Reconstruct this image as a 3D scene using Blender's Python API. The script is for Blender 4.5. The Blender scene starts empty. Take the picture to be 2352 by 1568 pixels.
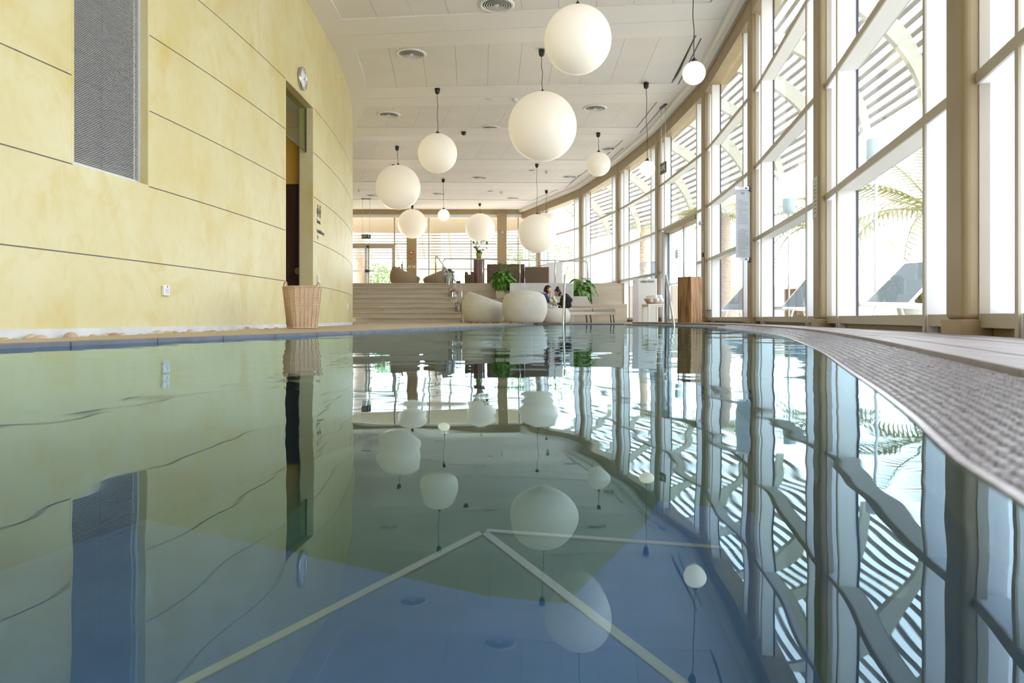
import bpy, bmesh, math, random
from mathutils import Vector, Matrix
random.seed(7)
scene = bpy.context.scene
C = scene.collection
PI = math.pi

# ------------------------------------------------------------------ camera, sky, sun, exposure
F, HOR, CAMZ = 1650.0, 731.0, 0.15          # focal length (px), horizon row (px), eye height above the water (m)
cam_data = bpy.data.cameras.new('camera')
cam = bpy.data.objects.new('camera', cam_data); C.objects.link(cam)
cam.location = (0, 0, CAMZ); cam.rotation_euler = (PI/2, 0, 0)
cam_data.sensor_width = 36.0; cam_data.lens = F/2352*36.0
cam_data.shift_y = -(784-HOR)/2352
cam_data.clip_start = 0.02; cam_data.clip_end = 400
cam_data.dof.use_dof = True; cam_data.dof.focus_distance = 17.0; cam_data.dof.aperture_fstop = 4.5
scene.camera = cam

world = bpy.data.worlds.new('world'); scene.world = world
world.use_nodes = True
wn = world.node_tree; wn.nodes.clear()
wo = wn.nodes.new('ShaderNodeOutputWorld'); wb = wn.nodes.new('ShaderNodeBackground')
wc = wn.nodes.new('ShaderNodeTexCoord'); ws = wn.nodes.new('ShaderNodeSeparateXYZ')
wr = wn.nodes.new('ShaderNodeValToRGB')
wr.color_ramp.elements[0].position = 0.0; wr.color_ramp.elements[0].color = (0.96, 0.98, 1.0, 1)
wr.color_ramp.elements[1].position = 0.6; wr.color_ramp.elements[1].color = (0.76, 0.87, 1.0, 1)
wb.inputs['Strength'].default_value = 4.6
wn.links.new(wc.outputs['Generated'], ws.inputs[0]); wn.links.new(ws.outputs['Z'], wr.inputs[0])
wn.links.new(wr.outputs[0], wb.inputs[0]); wn.links.new(wb.outputs[0], wo.inputs[0])

sun_d = bpy.data.lights.new('sun', 'SUN'); sun_d.energy = 7.0; sun_d.angle = math.radians(1.0); sun_d.color = (1, 0.97, 0.92)
sun = bpy.data.objects.new('sun', sun_d); C.objects.link(sun)
sun.rotation_euler = (math.radians(-12), math.radians(-28), 0)     # high, from behind the building on the left

scene.view_settings.view_transform = 'Standard'; scene.view_settings.look = 'None'
scene.view_settings.gamma = 1.0; scene.view_settings.exposure = 0.5
scene.view_settings.use_curve_mapping = False
scene.cycles.use_denoising = True
scene.cycles.max_bounces = 12; scene.cycles.diffuse_bounces = 6; scene.cycles.glossy_bounces = 5
scene.cycles.transparent_max_bounces = 24; scene.cycles.transmission_bounces = 6
scene.cycles.sample_clamp_indirect = 8.0
scene.cycles.caustics_reflective = False; scene.cycles.caustics_refractive = False

# ------------------------------------------------------------------ helpers
def P(px, py, d):
    """the point a pixel shows at distance d"""
    return Vector(((px-1176)*d/F, d, CAMZ+(HOR-py)*d/F))

class MB:
    """collects faces, then links them as one mesh object"""
    def __init__(s): s.v = []; s.f = []; s.sm = []
    def add(s, vs, fs, smooth=False):
        o = len(s.v); s.v += [tuple(v) for v in vs]
        for f in fs: s.f.append(tuple(i+o for i in f)); s.sm.append(smooth)
        return s
    def obox(s, o, u, v, w):
        o, u, v, w = Vector(o), Vector(u), Vector(v), Vector(w)
        p = [o, o+u, o+u+v, o+v, o+w, o+u+w, o+u+v+w, o+v+w]
        fs = [(0,3,2,1),(4,5,6,7),(0,1,5,4),(1,2,6,5),(2,3,7,6),(3,0,4,7)]
        if u.cross(v).dot(w) < 0: fs = [tuple(reversed(f)) for f in fs]
        return s.add(p, fs)
    def box(s, x0, x1, y0, y1, z0, z1): return s.obox((x0,y0,z0), (x1-x0,0,0), (0,y1-y0,0), (0,0,z1-z0))
    def cbox(s, c, sx, sy, sz, rz=0, rx=0, ry=0):
        m = Matrix.Rotation(rz,3,'Z') @ Matrix.Rotation(ry,3,'Y') @ Matrix.Rotation(rx,3,'X')
        u, v, w = m @ Vector((sx,0,0)), m @ Vector((0,sy,0)), m @ Vector((0,0,sz))
        return s.obox(Vector(c)-(u+v+w)/2, u, v, w)
    def prism(s, poly, z0, z1):
        n = len(poly)
        a = sum(poly[i][0]*poly[(i+1)%n][1]-poly[(i+1)%n][0]*poly[i][1] for i in range(n))
        if a < 0: poly = list(reversed(poly))
        vs = [(x,y,z0) for x,y in poly]+[(x,y,z1) for x,y in poly]
        fs = [tuple(reversed(range(n))), tuple(range(n,2*n))]+[(i,(i+1)%n,n+(i+1)%n,n+i) for i in range(n)]
        return s.add(vs, fs)
    def tube(s, pts, r, n=8, caps=True, smooth=True):
        pts = [Vector(p) for p in pts]; m = len(pts); vs = []; fs = []
        rs = r if isinstance(r, (list, tuple)) else [r]*m
        t0 = (pts[1]-pts[0]).normalized(); up = Vector((0,0,1)) if abs(t0.z) < .9 else Vector((1,0,0))
        a = t0.cross(up).normalized()
        for i, p in enumerate(pts):
            t = ((pts[min(i+1,m-1)]-p).normalized()+(p-pts[max(i-1,0)]).normalized()).normalized()
            a = (a-t*a.dot(t)).normalized(); b = t.cross(a)
            for k in range(n):
                g = 2*PI*k/n; vs.append(p+(a*math.cos(g)+b*math.sin(g))*rs[i])
        for i in range(m-1):
            for k in range(n): fs.append((i*n+k, i*n+(k+1)%n, (i+1)*n+(k+1)%n, (i+1)*n+k))
        if caps: fs += [tuple(reversed(range(n))), tuple(range((m-1)*n, m*n))]
        return s.add(vs, fs, smooth)
    def lathe(s, prof, n=24, c=(0,0,0), smooth=True, closed=False, zfun=None, ax='Z'):
        vs = []; fs = []; m = len(prof); c = Vector(c)
        for j, (r, z) in enumerate(prof):
            for k in range(n):
                g = 2*PI*k/n; x, y = r*math.cos(g), r*math.sin(g)
                zz = zfun(j, g, z) if zfun else z
                q = Vector((x,y,zz)) if ax == 'Z' else (Vector((zz,x,y)) if ax == 'X' else Vector((y,zz,x)))
                vs.append(c+q)
        for j in range(m-1+(1 if closed else 0)):
            for k in range(n):
                j2 = (j+1) % m
                fs.append((j*n+k, j*n+(k+1)%n, j2*n+(k+1)%n, j2*n+k))
        if not closed:
            if prof[0][0] > 1e-4: fs.append(tuple(reversed(range(n))))
            if prof[-1][0] > 1e-4: fs.append(tuple(range((m-1)*n, m*n)))
        return s.add(vs, fs, smooth)
    def ball(s, c, rx, ry, rz, n=20, m=12):
        prof = [(max(math.sin(PI*j/m),1e-5), -math.cos(PI*j/m)) for j in range(m+1)]
        o = len(s.v); s.lathe(prof, n)
        for i in range(o, len(s.v)):
            x, y, z = s.v[i]; s.v[i] = (c[0]+x*rx, c[1]+y*ry, c[2]+z*rz)
        return s
    def mesh(s, name):
        me = bpy.data.meshes.new(name); me.from_pydata(s.v, [], s.f)
        me.polygons.foreach_set('use_smooth', s.sm); me.update(); return me
    def build(s, name, mat, parent=None, bevel=0, seg=2):
        return link(name, s.mesh(name), mat, parent, bevel, seg)

def link(name, me, mat, parent=None, bevel=0, seg=2):
    if mat and not me.materials: me.materials.append(mat)
    o = bpy.data.objects.new(name, me); C.objects.link(o)
    if parent: o.parent = parent
    if bevel:
        b = o.modifiers.new('bevel', 'BEVEL'); b.width = bevel; b.segments = seg; b.limit_method = 'ANGLE'
    return o
def tag(o, label=None, cat=None, group=None, kind=None):
    if label: o['label'] = label
    if cat: o['category'] = cat
    if group: o['group'] = group
    if kind: o['kind'] = kind
    return o
def thing(name, label, cat, loc=(0,0,0), rz=0, group=None, kind=None):
    o = bpy.data.objects.new(name, None); C.objects.link(o); o.empty_display_size = .1
    o.location = loc; o.rotation_euler = (0,0,rz)
    return tag(o, label, cat, group, kind)
def copy_tree(o, parent=None):
    c = o.copy(); C.objects.link(c)
    if parent is not None: c.parent = parent
    for ch in list(o.children): copy_tree(ch, c)
    return c

# ------------------------------------------------------------------ materials
def new_mat(name):
    m = bpy.data.materials.new(name); m.use_nodes = True
    return m, m.node_tree.nodes, m.node_tree.links
def pbr(name, col, rough=.6, metal=0, col2=None, scale=5, detail=4, bump=0, bscale=None, spec=.5, stretch=None, ramp=(.35,.65), emit=0, emitcol=None):
    m, n, l = new_mat(name); b = n['Principled BSDF']
    b.inputs['Base Color'].default_value = (*col, 1); b.inputs['Roughness'].default_value = rough
    b.inputs['Metallic'].default_value = metal; b.inputs['Specular IOR Level'].default_value = spec
    if col2 or bump:
        tc = n.new('ShaderNodeTexCoord'); mp = n.new('ShaderNodeMapping')
        if stretch: mp.inputs['Scale'].default_value = stretch
        l.new(tc.outputs['Object'], mp.inputs[0])
    if col2:
        t = n.new('ShaderNodeTexNoise'); t.inputs['Scale'].default_value = scale; t.inputs['Detail'].default_value = detail
        r = n.new('ShaderNodeValToRGB')
        r.color_ramp.elements[0].position, r.color_ramp.elements[1].position = ramp
        r.color_ramp.elements[0].color = (*col, 1); r.color_ramp.elements[1].color = (*col2, 1)
        l.new(mp.outputs[0], t.inputs['Vector']); l.new(t.outputs['Fac'], r.inputs[0]); l.new(r.outputs[0], b.inputs['Base Color'])
    if bump:
        t2 = n.new('ShaderNodeTexNoise'); t2.inputs['Scale'].default_value = bscale or scale*4; t2.inputs['Detail'].default_value = 3
        bp = n.new('ShaderNodeBump'); bp.inputs['Strength'].default_value = 1.0; bp.inputs['Distance'].default_value = bump
        l.new(mp.outputs[0], t2.inputs['Vector']); l.new(t2.outputs['Fac'], bp.inputs['Height']); l.new(bp.outputs[0], b.inputs['Normal'])
    if emit:
        b.inputs['Emission Color'].default_value = (*(emitcol or col), 1); b.inputs['Emission Strength'].default_value = emit
    return m

def plaster_mat():
    m, n, l = new_mat('yellow_plaster'); b = n['Principled BSDF']; b.inputs['Roughness'].default_value = .42; b.inputs['Specular IOR Level'].default_value = .35
    tc = n.new('ShaderNodeTexCoord')
    def noise(sc, st, det, dist=0):
        mp = n.new('ShaderNodeMapping'); mp.inputs['Scale'].default_value = st; l.new(tc.outputs['Object'], mp.inputs[0])
        t = n.new('ShaderNodeTexNoise'); t.inputs['Scale'].default_value = sc; t.inputs['Detail'].default_value = det; t.inputs['Distortion'].default_value = dist
        l.new(mp.outputs[0], t.inputs['Vector']); return t.outputs['Fac']
    def ramp(fac, stops):
        r = n.new('ShaderNodeValToRGB'); e = r.color_ramp.elements
        e[0].position, e[0].color = stops[0][0], (*stops[0][1],1); e[1].position, e[1].color = stops[1][0], (*stops[1][1],1)
        l.new(fac, r.inputs[0]); return r.outputs[0]
    base = ramp(noise(.7, (1,1,.8), 5), [(.34,(.66,.58,.30)), (.66,(.73,.68,.43))])
    stain = ramp(noise(1.1, (1,1,.7), 8, 1.8), [(.50,(0,0,0)), (.70,(1,1,1))])
    streak = ramp(noise(4.5, (1,1,.75), 8, 1.6), [(.48,(0,0,0)), (.72,(1,1,1))])
    mul = n.new('ShaderNodeMath'); mul.operation = 'MULTIPLY'; l.new(stain, mul.inputs[0]); mul.inputs[1].default_value = .62
    m2 = n.new('ShaderNodeMath'); m2.operation = 'MULTIPLY'; l.new(streak, m2.inputs[0]); m2.inputs[1].default_value = .34
    ad = n.new('ShaderNodeMath'); l.new(mul.outputs[0], ad.inputs[0]); l.new(m2.outputs[0], ad.inputs[1]); ad.use_clamp = True
    mx = n.new('ShaderNodeMixRGB'); l.new(ad.outputs[0], mx.inputs[0]); l.new(base, mx.inputs[1]); mx.inputs[2].default_value = (.63,.50,.17,1)
    l.new(mx.outputs[0], b.inputs['Base Color'])
    bp = n.new('ShaderNodeBump'); bp.inputs['Distance'].default_value = .004; bp.inputs['Strength'].default_value = .6
    l.new(noise(9, (1,1,.7), 5), bp.inputs['Height']); l.new(bp.outputs[0], b.inputs['Normal'])
    return m

def glass_mat(name, tint=(.97,.99,.98), refl=1.0):
    m, n, l = new_mat(name); n.remove(n['Principled BSDF'])
    out = [x for x in n if x.type == 'OUTPUT_MATERIAL'][0]
    t = n.new('ShaderNodeBsdfTransparent'); t.inputs[0].default_value = (*tint, 1)
    g = n.new('ShaderNodeBsdfGlossy'); g.inputs['Roughness'].default_value = .01
    lw = n.new('ShaderNodeLayerWeight'); lw.inputs[0].default_value = .5
    pw = n.new('ShaderNodeMath'); pw.operation = 'POWER'; pw.inputs[1].default_value = 5; l.new(lw.outputs['Facing'], pw.inputs[0])
    mu = n.new('ShaderNodeMath'); mu.operation = 'MULTIPLY_ADD'; mu.inputs[1].default_value = .55*refl; mu.inputs[2].default_value = .022*refl
    mx = n.new('ShaderNodeMixShader')
    l.new(pw.outputs[0], mu.inputs[0]); l.new(mu.outputs[0], mx.inputs[0]); l.new(t.outputs[0], mx.inputs[1]); l.new(g.outputs[0], mx.inputs[2]); l.new(mx.outputs[0], out.inputs[0])
    return m
def frosted_mat(name, col):
    m, n, l = new_mat(name); n.remove(n['Principled BSDF'])
    out = [x for x in n if x.type == 'OUTPUT_MATERIAL'][0]
    t = n.new('ShaderNodeBsdfTranslucent'); t.inputs[0].default_value = (*col, 1)
    d = n.new('ShaderNodeBsdfDiffuse'); d.inputs[0].default_value = (.8,.85,.9,1)
    mx = n.new('ShaderNodeMixShader'); mx.inputs[0].default_value = .12
    l.new(t.outputs[0], mx.inputs[1]); l.new(d.outputs[0], mx.inputs[2]); l.new(mx.outputs[0], out.inputs[0])
    return m
def water_mat():
    m, n, l = new_mat('pool_water'); n.remove(n['Principled BSDF'])
    out = [x for x in n if x.type == 'OUTPUT_MATERIAL'][0]
    t = n.new('ShaderNodeBsdfTransparent'); t.inputs[0].default_value = (.80,.93,.97,1)
    g = n.new('ShaderNodeBsdfGlossy'); g.inputs['Roughness'].default_value = 0.0; g.inputs[0].default_value = (.68,.885,1,1)
    fr = n.new('ShaderNodeFresnel'); fr.inputs[0].default_value = 1.68
    tc = n.new('ShaderNodeTexCoord')
    def ripple(sc, st, det):
        mp = n.new('ShaderNodeMapping'); mp.inputs['Scale'].default_value = st; l.new(tc.outputs['Object'], mp.inputs[0])
        x = n.new('ShaderNodeTexNoise'); x.inputs['Scale'].default_value = sc; x.inputs['Detail'].default_value = det; l.new(mp.outputs[0], x.inputs['Vector']); return x.outputs['Fac']
    a = ripple(2.6, (.8,1,1), 2.0); c = ripple(.8, (1,1,1), 0)
    ad = n.new('ShaderNodeMath'); ad.operation = 'MULTIPLY_ADD'; l.new(c, ad.inputs[0]); ad.inputs[1].default_value = 3.0; l.new(a, ad.inputs[2])
    bp = n.new('ShaderNodeBump'); bp.inputs['Strength'].default_value = 1; bp.inputs['Distance'].default_value = .0034
    l.new(ad.outputs[0], bp.inputs['Height']); l.new(bp.outputs[0], g.inputs['Normal']); l.new(bp.outputs[0], fr.inputs['Normal'])
    mx = n.new('ShaderNodeMixShader')
    l.new(fr.outputs[0], mx.inputs[0]); l.new(t.outputs[0], mx.inputs[1]); l.new(g.outputs[0], mx.inputs[2]); l.new(mx.outputs[0], out.inputs[0])
    return m
def weave_mat(name, c1, c2, su, sv):
    """basket weave: over-under strands from two crossed waves on UV-less object coordinates (angle, height)"""
    m, n, l = new_mat(name); b = n['Principled BSDF']; b.inputs['Roughness'].default_value = .7
    tc = n.new('ShaderNodeTexCoord'); sp = n.new('ShaderNodeSeparateXYZ'); l.new(tc.outputs['Object'], sp.inputs[0])
    at = n.new('ShaderNodeMath'); at.operation = 'ARCTAN2'; l.new(sp.outputs['Y'], at.inputs[0]); l.new(sp.outputs['X'], at.inputs[1])
    def sine(src, k):
        q = n.new('ShaderNodeMath'); q.operation = 'MULTIPLY'; l.new(src, q.inputs[0]); q.inputs[1].default_value = k
        w = n.new('ShaderNodeMath'); w.operation = 'SINE'; l.new(q.outputs[0], w.inputs[0]); return w.outputs[0]
    a, c = sine(at.outputs[0], su), sine(sp.outputs['Z'], sv)
    mu = n.new('ShaderNodeMath'); mu.operation = 'MULTIPLY'; l.new(a, mu.inputs[0]); l.new(c, mu.inputs[1])
    no = n.new('ShaderNodeTexNoise'); no.inputs['Scale'].default_value = 9; l.new(tc.outputs['Object'], no.inputs['Vector'])
    ad = n.new('ShaderNodeMath'); l.new(mu.outputs[0], ad.inputs[0]); l.new(no.outputs['Fac'], ad.inputs[1])
    r = n.new('ShaderNodeValToRGB'); r.color_ramp.elements[0].position = -.0; r.color_ramp.elements[0].color = (*c2,1); r.color_ramp.elements[1].position = .8; r.color_ramp.elements[1].color = (*c1,1)
    l.new(ad.outputs[0], r.inputs[0]); l.new(r.outputs[0], b.inputs['Base Color'])
    bp = n.new('ShaderNodeBump'); bp.inputs['Distance'].default_value = .0035; bp.inputs['Strength'].default_value = .8; l.new(mu.outputs[0], bp.inputs['Height']); l.new(bp.outputs[0], b.inputs['Normal'])
    return m

M = {}
M['plaster'] = plaster_mat()
M['joint'] = pbr('joint_grey', (.22,.21,.24), .8)
M['plinth'] = pbr('plinth_white', (.72,.73,.76), .7, col2=(.62,.63,.66), scale=4)
M['tan'] = pbr('tan_paint', (.37,.275,.15), .45, col2=(.34,.25,.13), scale=3)
M['tan_light'] = pbr('tan_paint_light', (.47,.41,.32), .4)
M['reveal'] = pbr('white_reveal', (.86,.87,.90), .5)
M['frost'] = frosted_mat('frosted_glass', (.93,.96,1.0))
M['glass'] = glass_mat('clear_glass')
M['acrylic'] = glass_mat('clear_acrylic', (.9,.93,.95))
M['green_glass'] = glass_mat('green_glass', (.80,.86,.68))
M['seal'] = pbr('dark_seal', (.05,.05,.08), .5)
M['ceil'] = pbr('ceiling_paint', (.82,.79,.78), .75, col2=(.79,.76,.75), scale=1.2)
M['ceil_white'] = pbr('ceiling_white', (.85,.82,.81), .7)
M['shadow_gap'] = pbr('gap_dark', (.12,.11,.10), .8)
M['cove'] = pbr('cove_grey', (.72,.70,.66), .4)
M['opal'] = pbr('opal_white', (.84,.81,.75), .35, emit=.20, emitcol=(1,.88,.68))
M['opal_lit'] = pbr('opal_lit', (.85,.83,.76), .35, emit=.85, emitcol=(1,.84,.56))
M['black'] = pbr('black_plastic', (.02,.02,.02), .4)
M['chrome'] = pbr('brushed_steel', (.62,.61,.60), .22, metal=1)
M['silver'] = pbr('silver_paint', (.62,.65,.70), .35, metal=.3)
M['louver'] = pbr('louver_aluminium', (.66,.66,.66), .4, metal=.2)
M['stone_deck'] = pbr('sand_stone', (.47,.37,.25), .5, col2=(.40,.31,.20), scale=3, bump=.002, bscale=60)
M['step'] = pbr('step_stone', (.60,.52,.43), .45, col2=(.50,.43,.35), scale=2, stretch=(.4,2,3))
M['deck'] = pbr('timber_deck', (.38,.33,.335), .5, col2=(.29,.24,.245), scale=2.5, stretch=(8,1,1))
M['grate'] = pbr('grate_plastic', (.56,.53,.56), .28, col2=(.40,.37,.40), scale=35)
M['grate_under'] = pbr('gutter_dark', (.14,.12,.12), .6)
M['edge_tile'] = pbr('edge_tile', (.15,.15,.19), .5, col2=(.11,.11,.14), scale=6)
M['white'] = pbr('white_paint', (.82,.82,.83), .5)
M['lilac'] = pbr('lilac_panel', (.68,.62,.68), .55)
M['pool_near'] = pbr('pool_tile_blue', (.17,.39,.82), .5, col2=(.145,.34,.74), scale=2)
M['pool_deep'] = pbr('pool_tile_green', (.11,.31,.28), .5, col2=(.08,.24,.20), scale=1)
M['pool_wall'] = pbr('pool_tile_wall', (.25,.40,.50), .5)
M['pool_line'] = pbr('pool_line', (.85,.88,.88), .5)
M['wood_dark'] = pbr('dark_red_wood', (.16,.055,.035), .4, col2=(.09,.03,.02), scale=3, stretch=(6,6,.5))
M['wood'] = pbr('grain_wood', (.40,.225,.10), .5, col2=(.14,.055,.02), scale=3.2, detail=8, stretch=(7,7,.55), ramp=(.4,.66))
M['brown_door'] = pbr('brown_door', (.055,.025,.012), .5, col2=(.03,.012,.006), scale=4, stretch=(10,10,.4))
M['orange'] = pbr('orange_plaster', (.72,.42,.07), .6)
M['wicker'] = weave_mat('wicker', (.74,.55,.38), (.50,.32,.19), 60, 190)
M['rattan'] = weave_mat('rattan_white', (.76,.735,.68), (.60,.575,.51), 84, 230)
M['rattan_shaded'] = weave_mat('rattan_white_shaded', (.48,.38,.28), (.34,.26,.18), 84, 230)  # same rattan as the poolside pods, dimmer terrace light put into the colour
M['cushion'] = pbr('cushion_white', (.80,.77,.72), .85)
M['taupe'] = pbr('taupe_fabric', (.33,.26,.20), .9, col2=(.29,.225,.17), scale=60)
M['sofa'] = pbr('brown_sofa', (.17,.12,.085), .85, col2=(.15,.105,.07), scale=50)
M['sling_grey'] = pbr('grey_sling', (.20,.22,.24), .8)
M['sling'] = pbr('taupe_sling', (.60,.53,.48), .8)
M['towel'] = pbr('white_towel', (.85,.84,.83), .9, bump=.004, bscale=80)
M['leaf'] = pbr('leaf_green', (.085,.24,.025), .4, col2=(.16,.36,.04), scale=8)
M['leaf_var'] = pbr('leaf_variegated', (.06,.19,.03), .35, col2=(.42,.52,.16), scale=11, ramp=(.48,.62))
M['leaf_pale'] = pbr('leaf_pale', (.35,.50,.18), .5, col2=(.22,.40,.10), scale=5)
M['palm'] = pbr('palm_green', (.30,.36,.14), .5, col2=(.48,.44,.20), scale=2)
M['bark'] = pbr('palm_bark', (.48,.30,.22), .9, col2=(.66,.50,.38), scale=14, stretch=(1,1,2.5), bump=.03, bscale=14)
M['petal'] = pbr('white_petal', (.88,.86,.80), .6)
M['vase_green'] = pbr('lime_vase', (.32,.38,.04), .3)
M['stem'] = pbr('plant_stem', (.16,.13,.05), .7)
M['soil'] = pbr('soil', (.05,.035,.025), .9)
M['ceramic'] = pbr('white_ceramic', (.78,.76,.72), .35)
M['skin'] = pbr('skin', (.62,.36,.26), .5)
M['hair'] = pbr('dark_hair', (.012,.010,.012), .45)
M['navy'] = pbr('navy_cloth', (.035,.055,.16), .8)
M['grey_cloth'] = pbr('grey_cloth', (.55,.56,.57), .85)
M['black_cloth'] = pbr('black_cloth', (.012,.012,.014), .8)
M['red'] = pbr('alarm_red', (.45,.04,.03), .4)
M['paper'] = pbr('paper', (.78,.76,.70), .7)
M['ink'] = pbr('dark_ink', (.05,.045,.04), .7)
M['grey_ink'] = pbr('grey_ink', (.30,.31,.33), .7)
M['sign_green'] = pbr('exit_green', (.02,.05,.045), .4)
M['sign_white'] = pbr('exit_white', (.8,.85,.82), .5)
M['paving'] = pbr('paving', (.62,.54,.44), .8, col2=(.52,.44,.34), scale=.6)
M['fascia'] = pbr('soffit_tan', (.36,.25,.14), .6)
M['slat'] = pbr('slat_paint', (.30,.27,.25), .6)
M['rib'] = pbr('rib_paint', (.50,.48,.40), .6)
M['pale_blue'] = pbr('pale_blue_metal', (.45,.58,.63), .4)
M['render_wall'] = pbr('garden_wall', (.72,.60,.46), .85, col2=(.60,.46,.33), scale=2)
M['flame'] = pbr('warm_lamp', (1,.9,.7), .5, emit=8, emitcol=(1,.8,.5))
M['candle'] = pbr('candle_wax', (.85,.83,.78), .5)
stone_mats = [pbr('pebble_%s' % k, c, .75, col2=tuple(x*.8 for x in c), scale=20) for k, c in
              (('sand', (.60,.43,.28)), ('cream', (.68,.54,.38)), ('rust', (.50,.30,.17)), ('pale', (.72,.62,.50)))]

# ------------------------------------------------------------------ plan of the building
NODES = [(-0.15,-3.7), (1.45,.15), (2.556,4.04), (3.403,7.886), (4.04,12.05), (4.373,16.25), (4.22,20.72), (3.71,25.09), (2.87,29.8), (1.27,34.4), (0.55,36.4)]
NODES = [Vector((x,y,0)) for x, y in NODES]
BACKY = 36.4
def wallR(y):
    for a, b in zip(NODES[:-1], NODES[1:]):
        if y <= b.y: return a.x+(b.x-a.x)*(y-a.y)/(b.y-a.y)
    return NODES[-1].x
def wallL(y):
    e = y-12.3
    return -3.57-e*e/(2*(34 if e > 0 else 43))
ZC = 5.65                      # ceiling
TZ = [1.45, 2.65, 3.93]        # transoms
HEAD = 5.2
TERR_Z, TERR_Y = 1.35, 24.4    # upper terrace
DECK_L, DECK_R = 0.02, 0.06

def pool_left(y):
    pts = [(-3.9,-3.0), (-3.32,.5), (-2.52,3.54), (-1.57,7.07), (-.95,10.8), (-.12,15.0), (.54,18.3)]
    for a, b in zip(pts[:-1], pts[1:]):
        if y <= b[1]: return a[0]+(b[0]-a[0])*(y-a[1])/(b[1]-a[1])
    return pts[-1][0]
def pool_right(y):
    pts = [(-.9,-3.0), (.20,0.0), (.422,.593), (.455,.707), (.508,.845), (.589,1.04), (.745,1.447), (.88,1.82), (1.51,3.59), (2.44,6.69), (3.36,11.5), (3.47,13.2), (3.42,14.6), (3.22,16.0), (2.85,18.3)]
    # smooth: Catmull-Rom
    for i in range(len(pts)-1):
        if y <= pts[i+1][1]:
            p0, p1, p2, p3 = pts[max(i-1,0)], pts[i], pts[i+1], pts[min(i+2,len(pts)-1)]
            h = p2[1]-p1[1]; t = (y-p1[1])/h
            m1 = (p2[0]-p0[0])/(p2[1]-p0[1])*h; m2 = (p3[0]-p1[0])/(p3[1]-p1[1])*h
            return (2*t**3-3*t*t+1)*p1[0]+(t**3-2*t*t+t)*m1+(-2*t**3+3*t*t)*p2[0]+(t**3-t*t)*m2
    return pts[-1][0]
POOL_FAR, POOL_NEAR = 18.3, -3.0
def yr(a, b, st):
    k = max(1, int(round((b-a)/st))); return [a+(b-a)*i/k for i in range(k+1)]
def strip(mb, ys, fx0, fx1, z0, z1, smooth=False):
    """slab between two plan curves x=fx0(y), x=fx1(y)"""
    vs = []; fs = []
    for y in ys: vs += [(fx0(y),y,z0), (fx1(y),y,z0), (fx1(y),y,z1), (fx0(y),y,z1)]
    for i in range(len(ys)-1):
        a, b = i*4, i*4+4
        fs += [(a+3,a+2,b+2,b+3), (a,b,b+1,a+1), (a,a+3,b+3,b), (a+1,b+1,b+2,a+2)]
    fs += [(0,1,2,3), (len(vs)-4,len(vs)-1,len(vs)-2,len(vs)-3)]
    return mb.add(vs, fs, smooth)

# ------------------------------------------------------------------ the shell: left wall of yellow plaster panels
Y0, Y1 = -4.0, 21.6
LOUV = (6.49, 7.57, 1.54, 5.05)       # opening of the ventilation grille: y0, y1, z0, z1
DOOR = (11.37, 12.92, -.06, 3.94)     # opening to the sauna passage
wl = MB()
for (a, b, z0, z1) in [(Y0,LOUV[0],-.1,ZC), (LOUV[0],LOUV[1],-.1,LOUV[2]), (LOUV[0],LOUV[1],LOUV[3],ZC), (LOUV[1],DOOR[0],-.1,ZC), (DOOR[0],DOOR[1],DOOR[3],ZC), (DOOR[1],Y1,-.1,ZC)]:
    strip(wl, yr(a,b,.35), lambda y: wallL(y)-.26, lambda y: wallL(y)-.012, z0, z1)
wall_left = tag(wl.build('wall_left', M['joint']), 'yellow plaster wall bulging into the pool hall', 'wall', kind='structure')
BZ = [.06, .74, 1.54, 2.34, 3.14, 3.94, ZC]
for z0, z1 in zip(BZ[:-1], BZ[1:]):
    spans = []
    for a, b in [(Y0,LOUV[0]), (LOUV[0],LOUV[1]), (LOUV[1],DOOR[0]), (DOOR[0],DOOR[1]), (DOOR[1],Y1)]:
        blocked = (a == LOUV[0] and z0 >= LOUV[2]-.01) or (a == DOOR[0] and z1 <= DOOR[3]+.01)
        if blocked: spans.append(None)
        elif spans and spans[-1]: spans[-1] = (spans[-1][0], b)
        else: spans.append((a,b))
    for s in spans:
        if not s: continue
        g = .006
        mb = strip(MB(), yr(s[0],s[1],.3), lambda y: wallL(y)-.03, wallL, z0+(g if z0 > .1 else 0), z1-(g if z1 < ZC else 0))
        mb.build('plaster_panel', M['plaster'], wall_left)
# plaster above the grille and the returns of both openings
strip(MB(), yr(LOUV[0],LOUV[1],.3), lambda y: wallL(y)-.03, wallL, LOUV[3], ZC).build('plaster_panel', M['plaster'], wall_left)
ret = MB()
for (y0, y1, z0, z1, dep) in [(*LOUV,.26), (*DOOR,.24)]:
    ret = MB()
    ret.box(wallL(y1)-dep, wallL(y1)-.001, y1-.012, y1+.02, z0, z1)
    ret.box(wallL(y0)-dep, wallL(y0)-.001, y0-.02, y0+.012, z0, z1)
    strip(ret, yr(y0,y1,.3), lambda y: wallL(y)-dep, lambda y: wallL(y)-.001, z1-.012, z1+.02)
    if z0 > 0: strip(ret, yr(y0,y1,.3), lambda y: wallL(y)-dep, lambda y: wallL(y)-.001, z0-.02, z0+.012)
    ret.build('opening_return', M['plaster'], wall_left)
pl = strip(MB(), yr(Y0,DOOR[0],.3), lambda y: wallL(y)-.03, lambda y: wallL(y)+.012, -.10, .06)
strip(pl, yr(DOOR[1],Y1,.3), lambda y: wallL(y)-.03, lambda y: wallL(y)+.012, -.10, .06)
tag(pl.build('baseboard_left', M['plinth']), 'white plinth strip along the foot of the yellow wall', 'baseboard', kind='structure')

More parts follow.
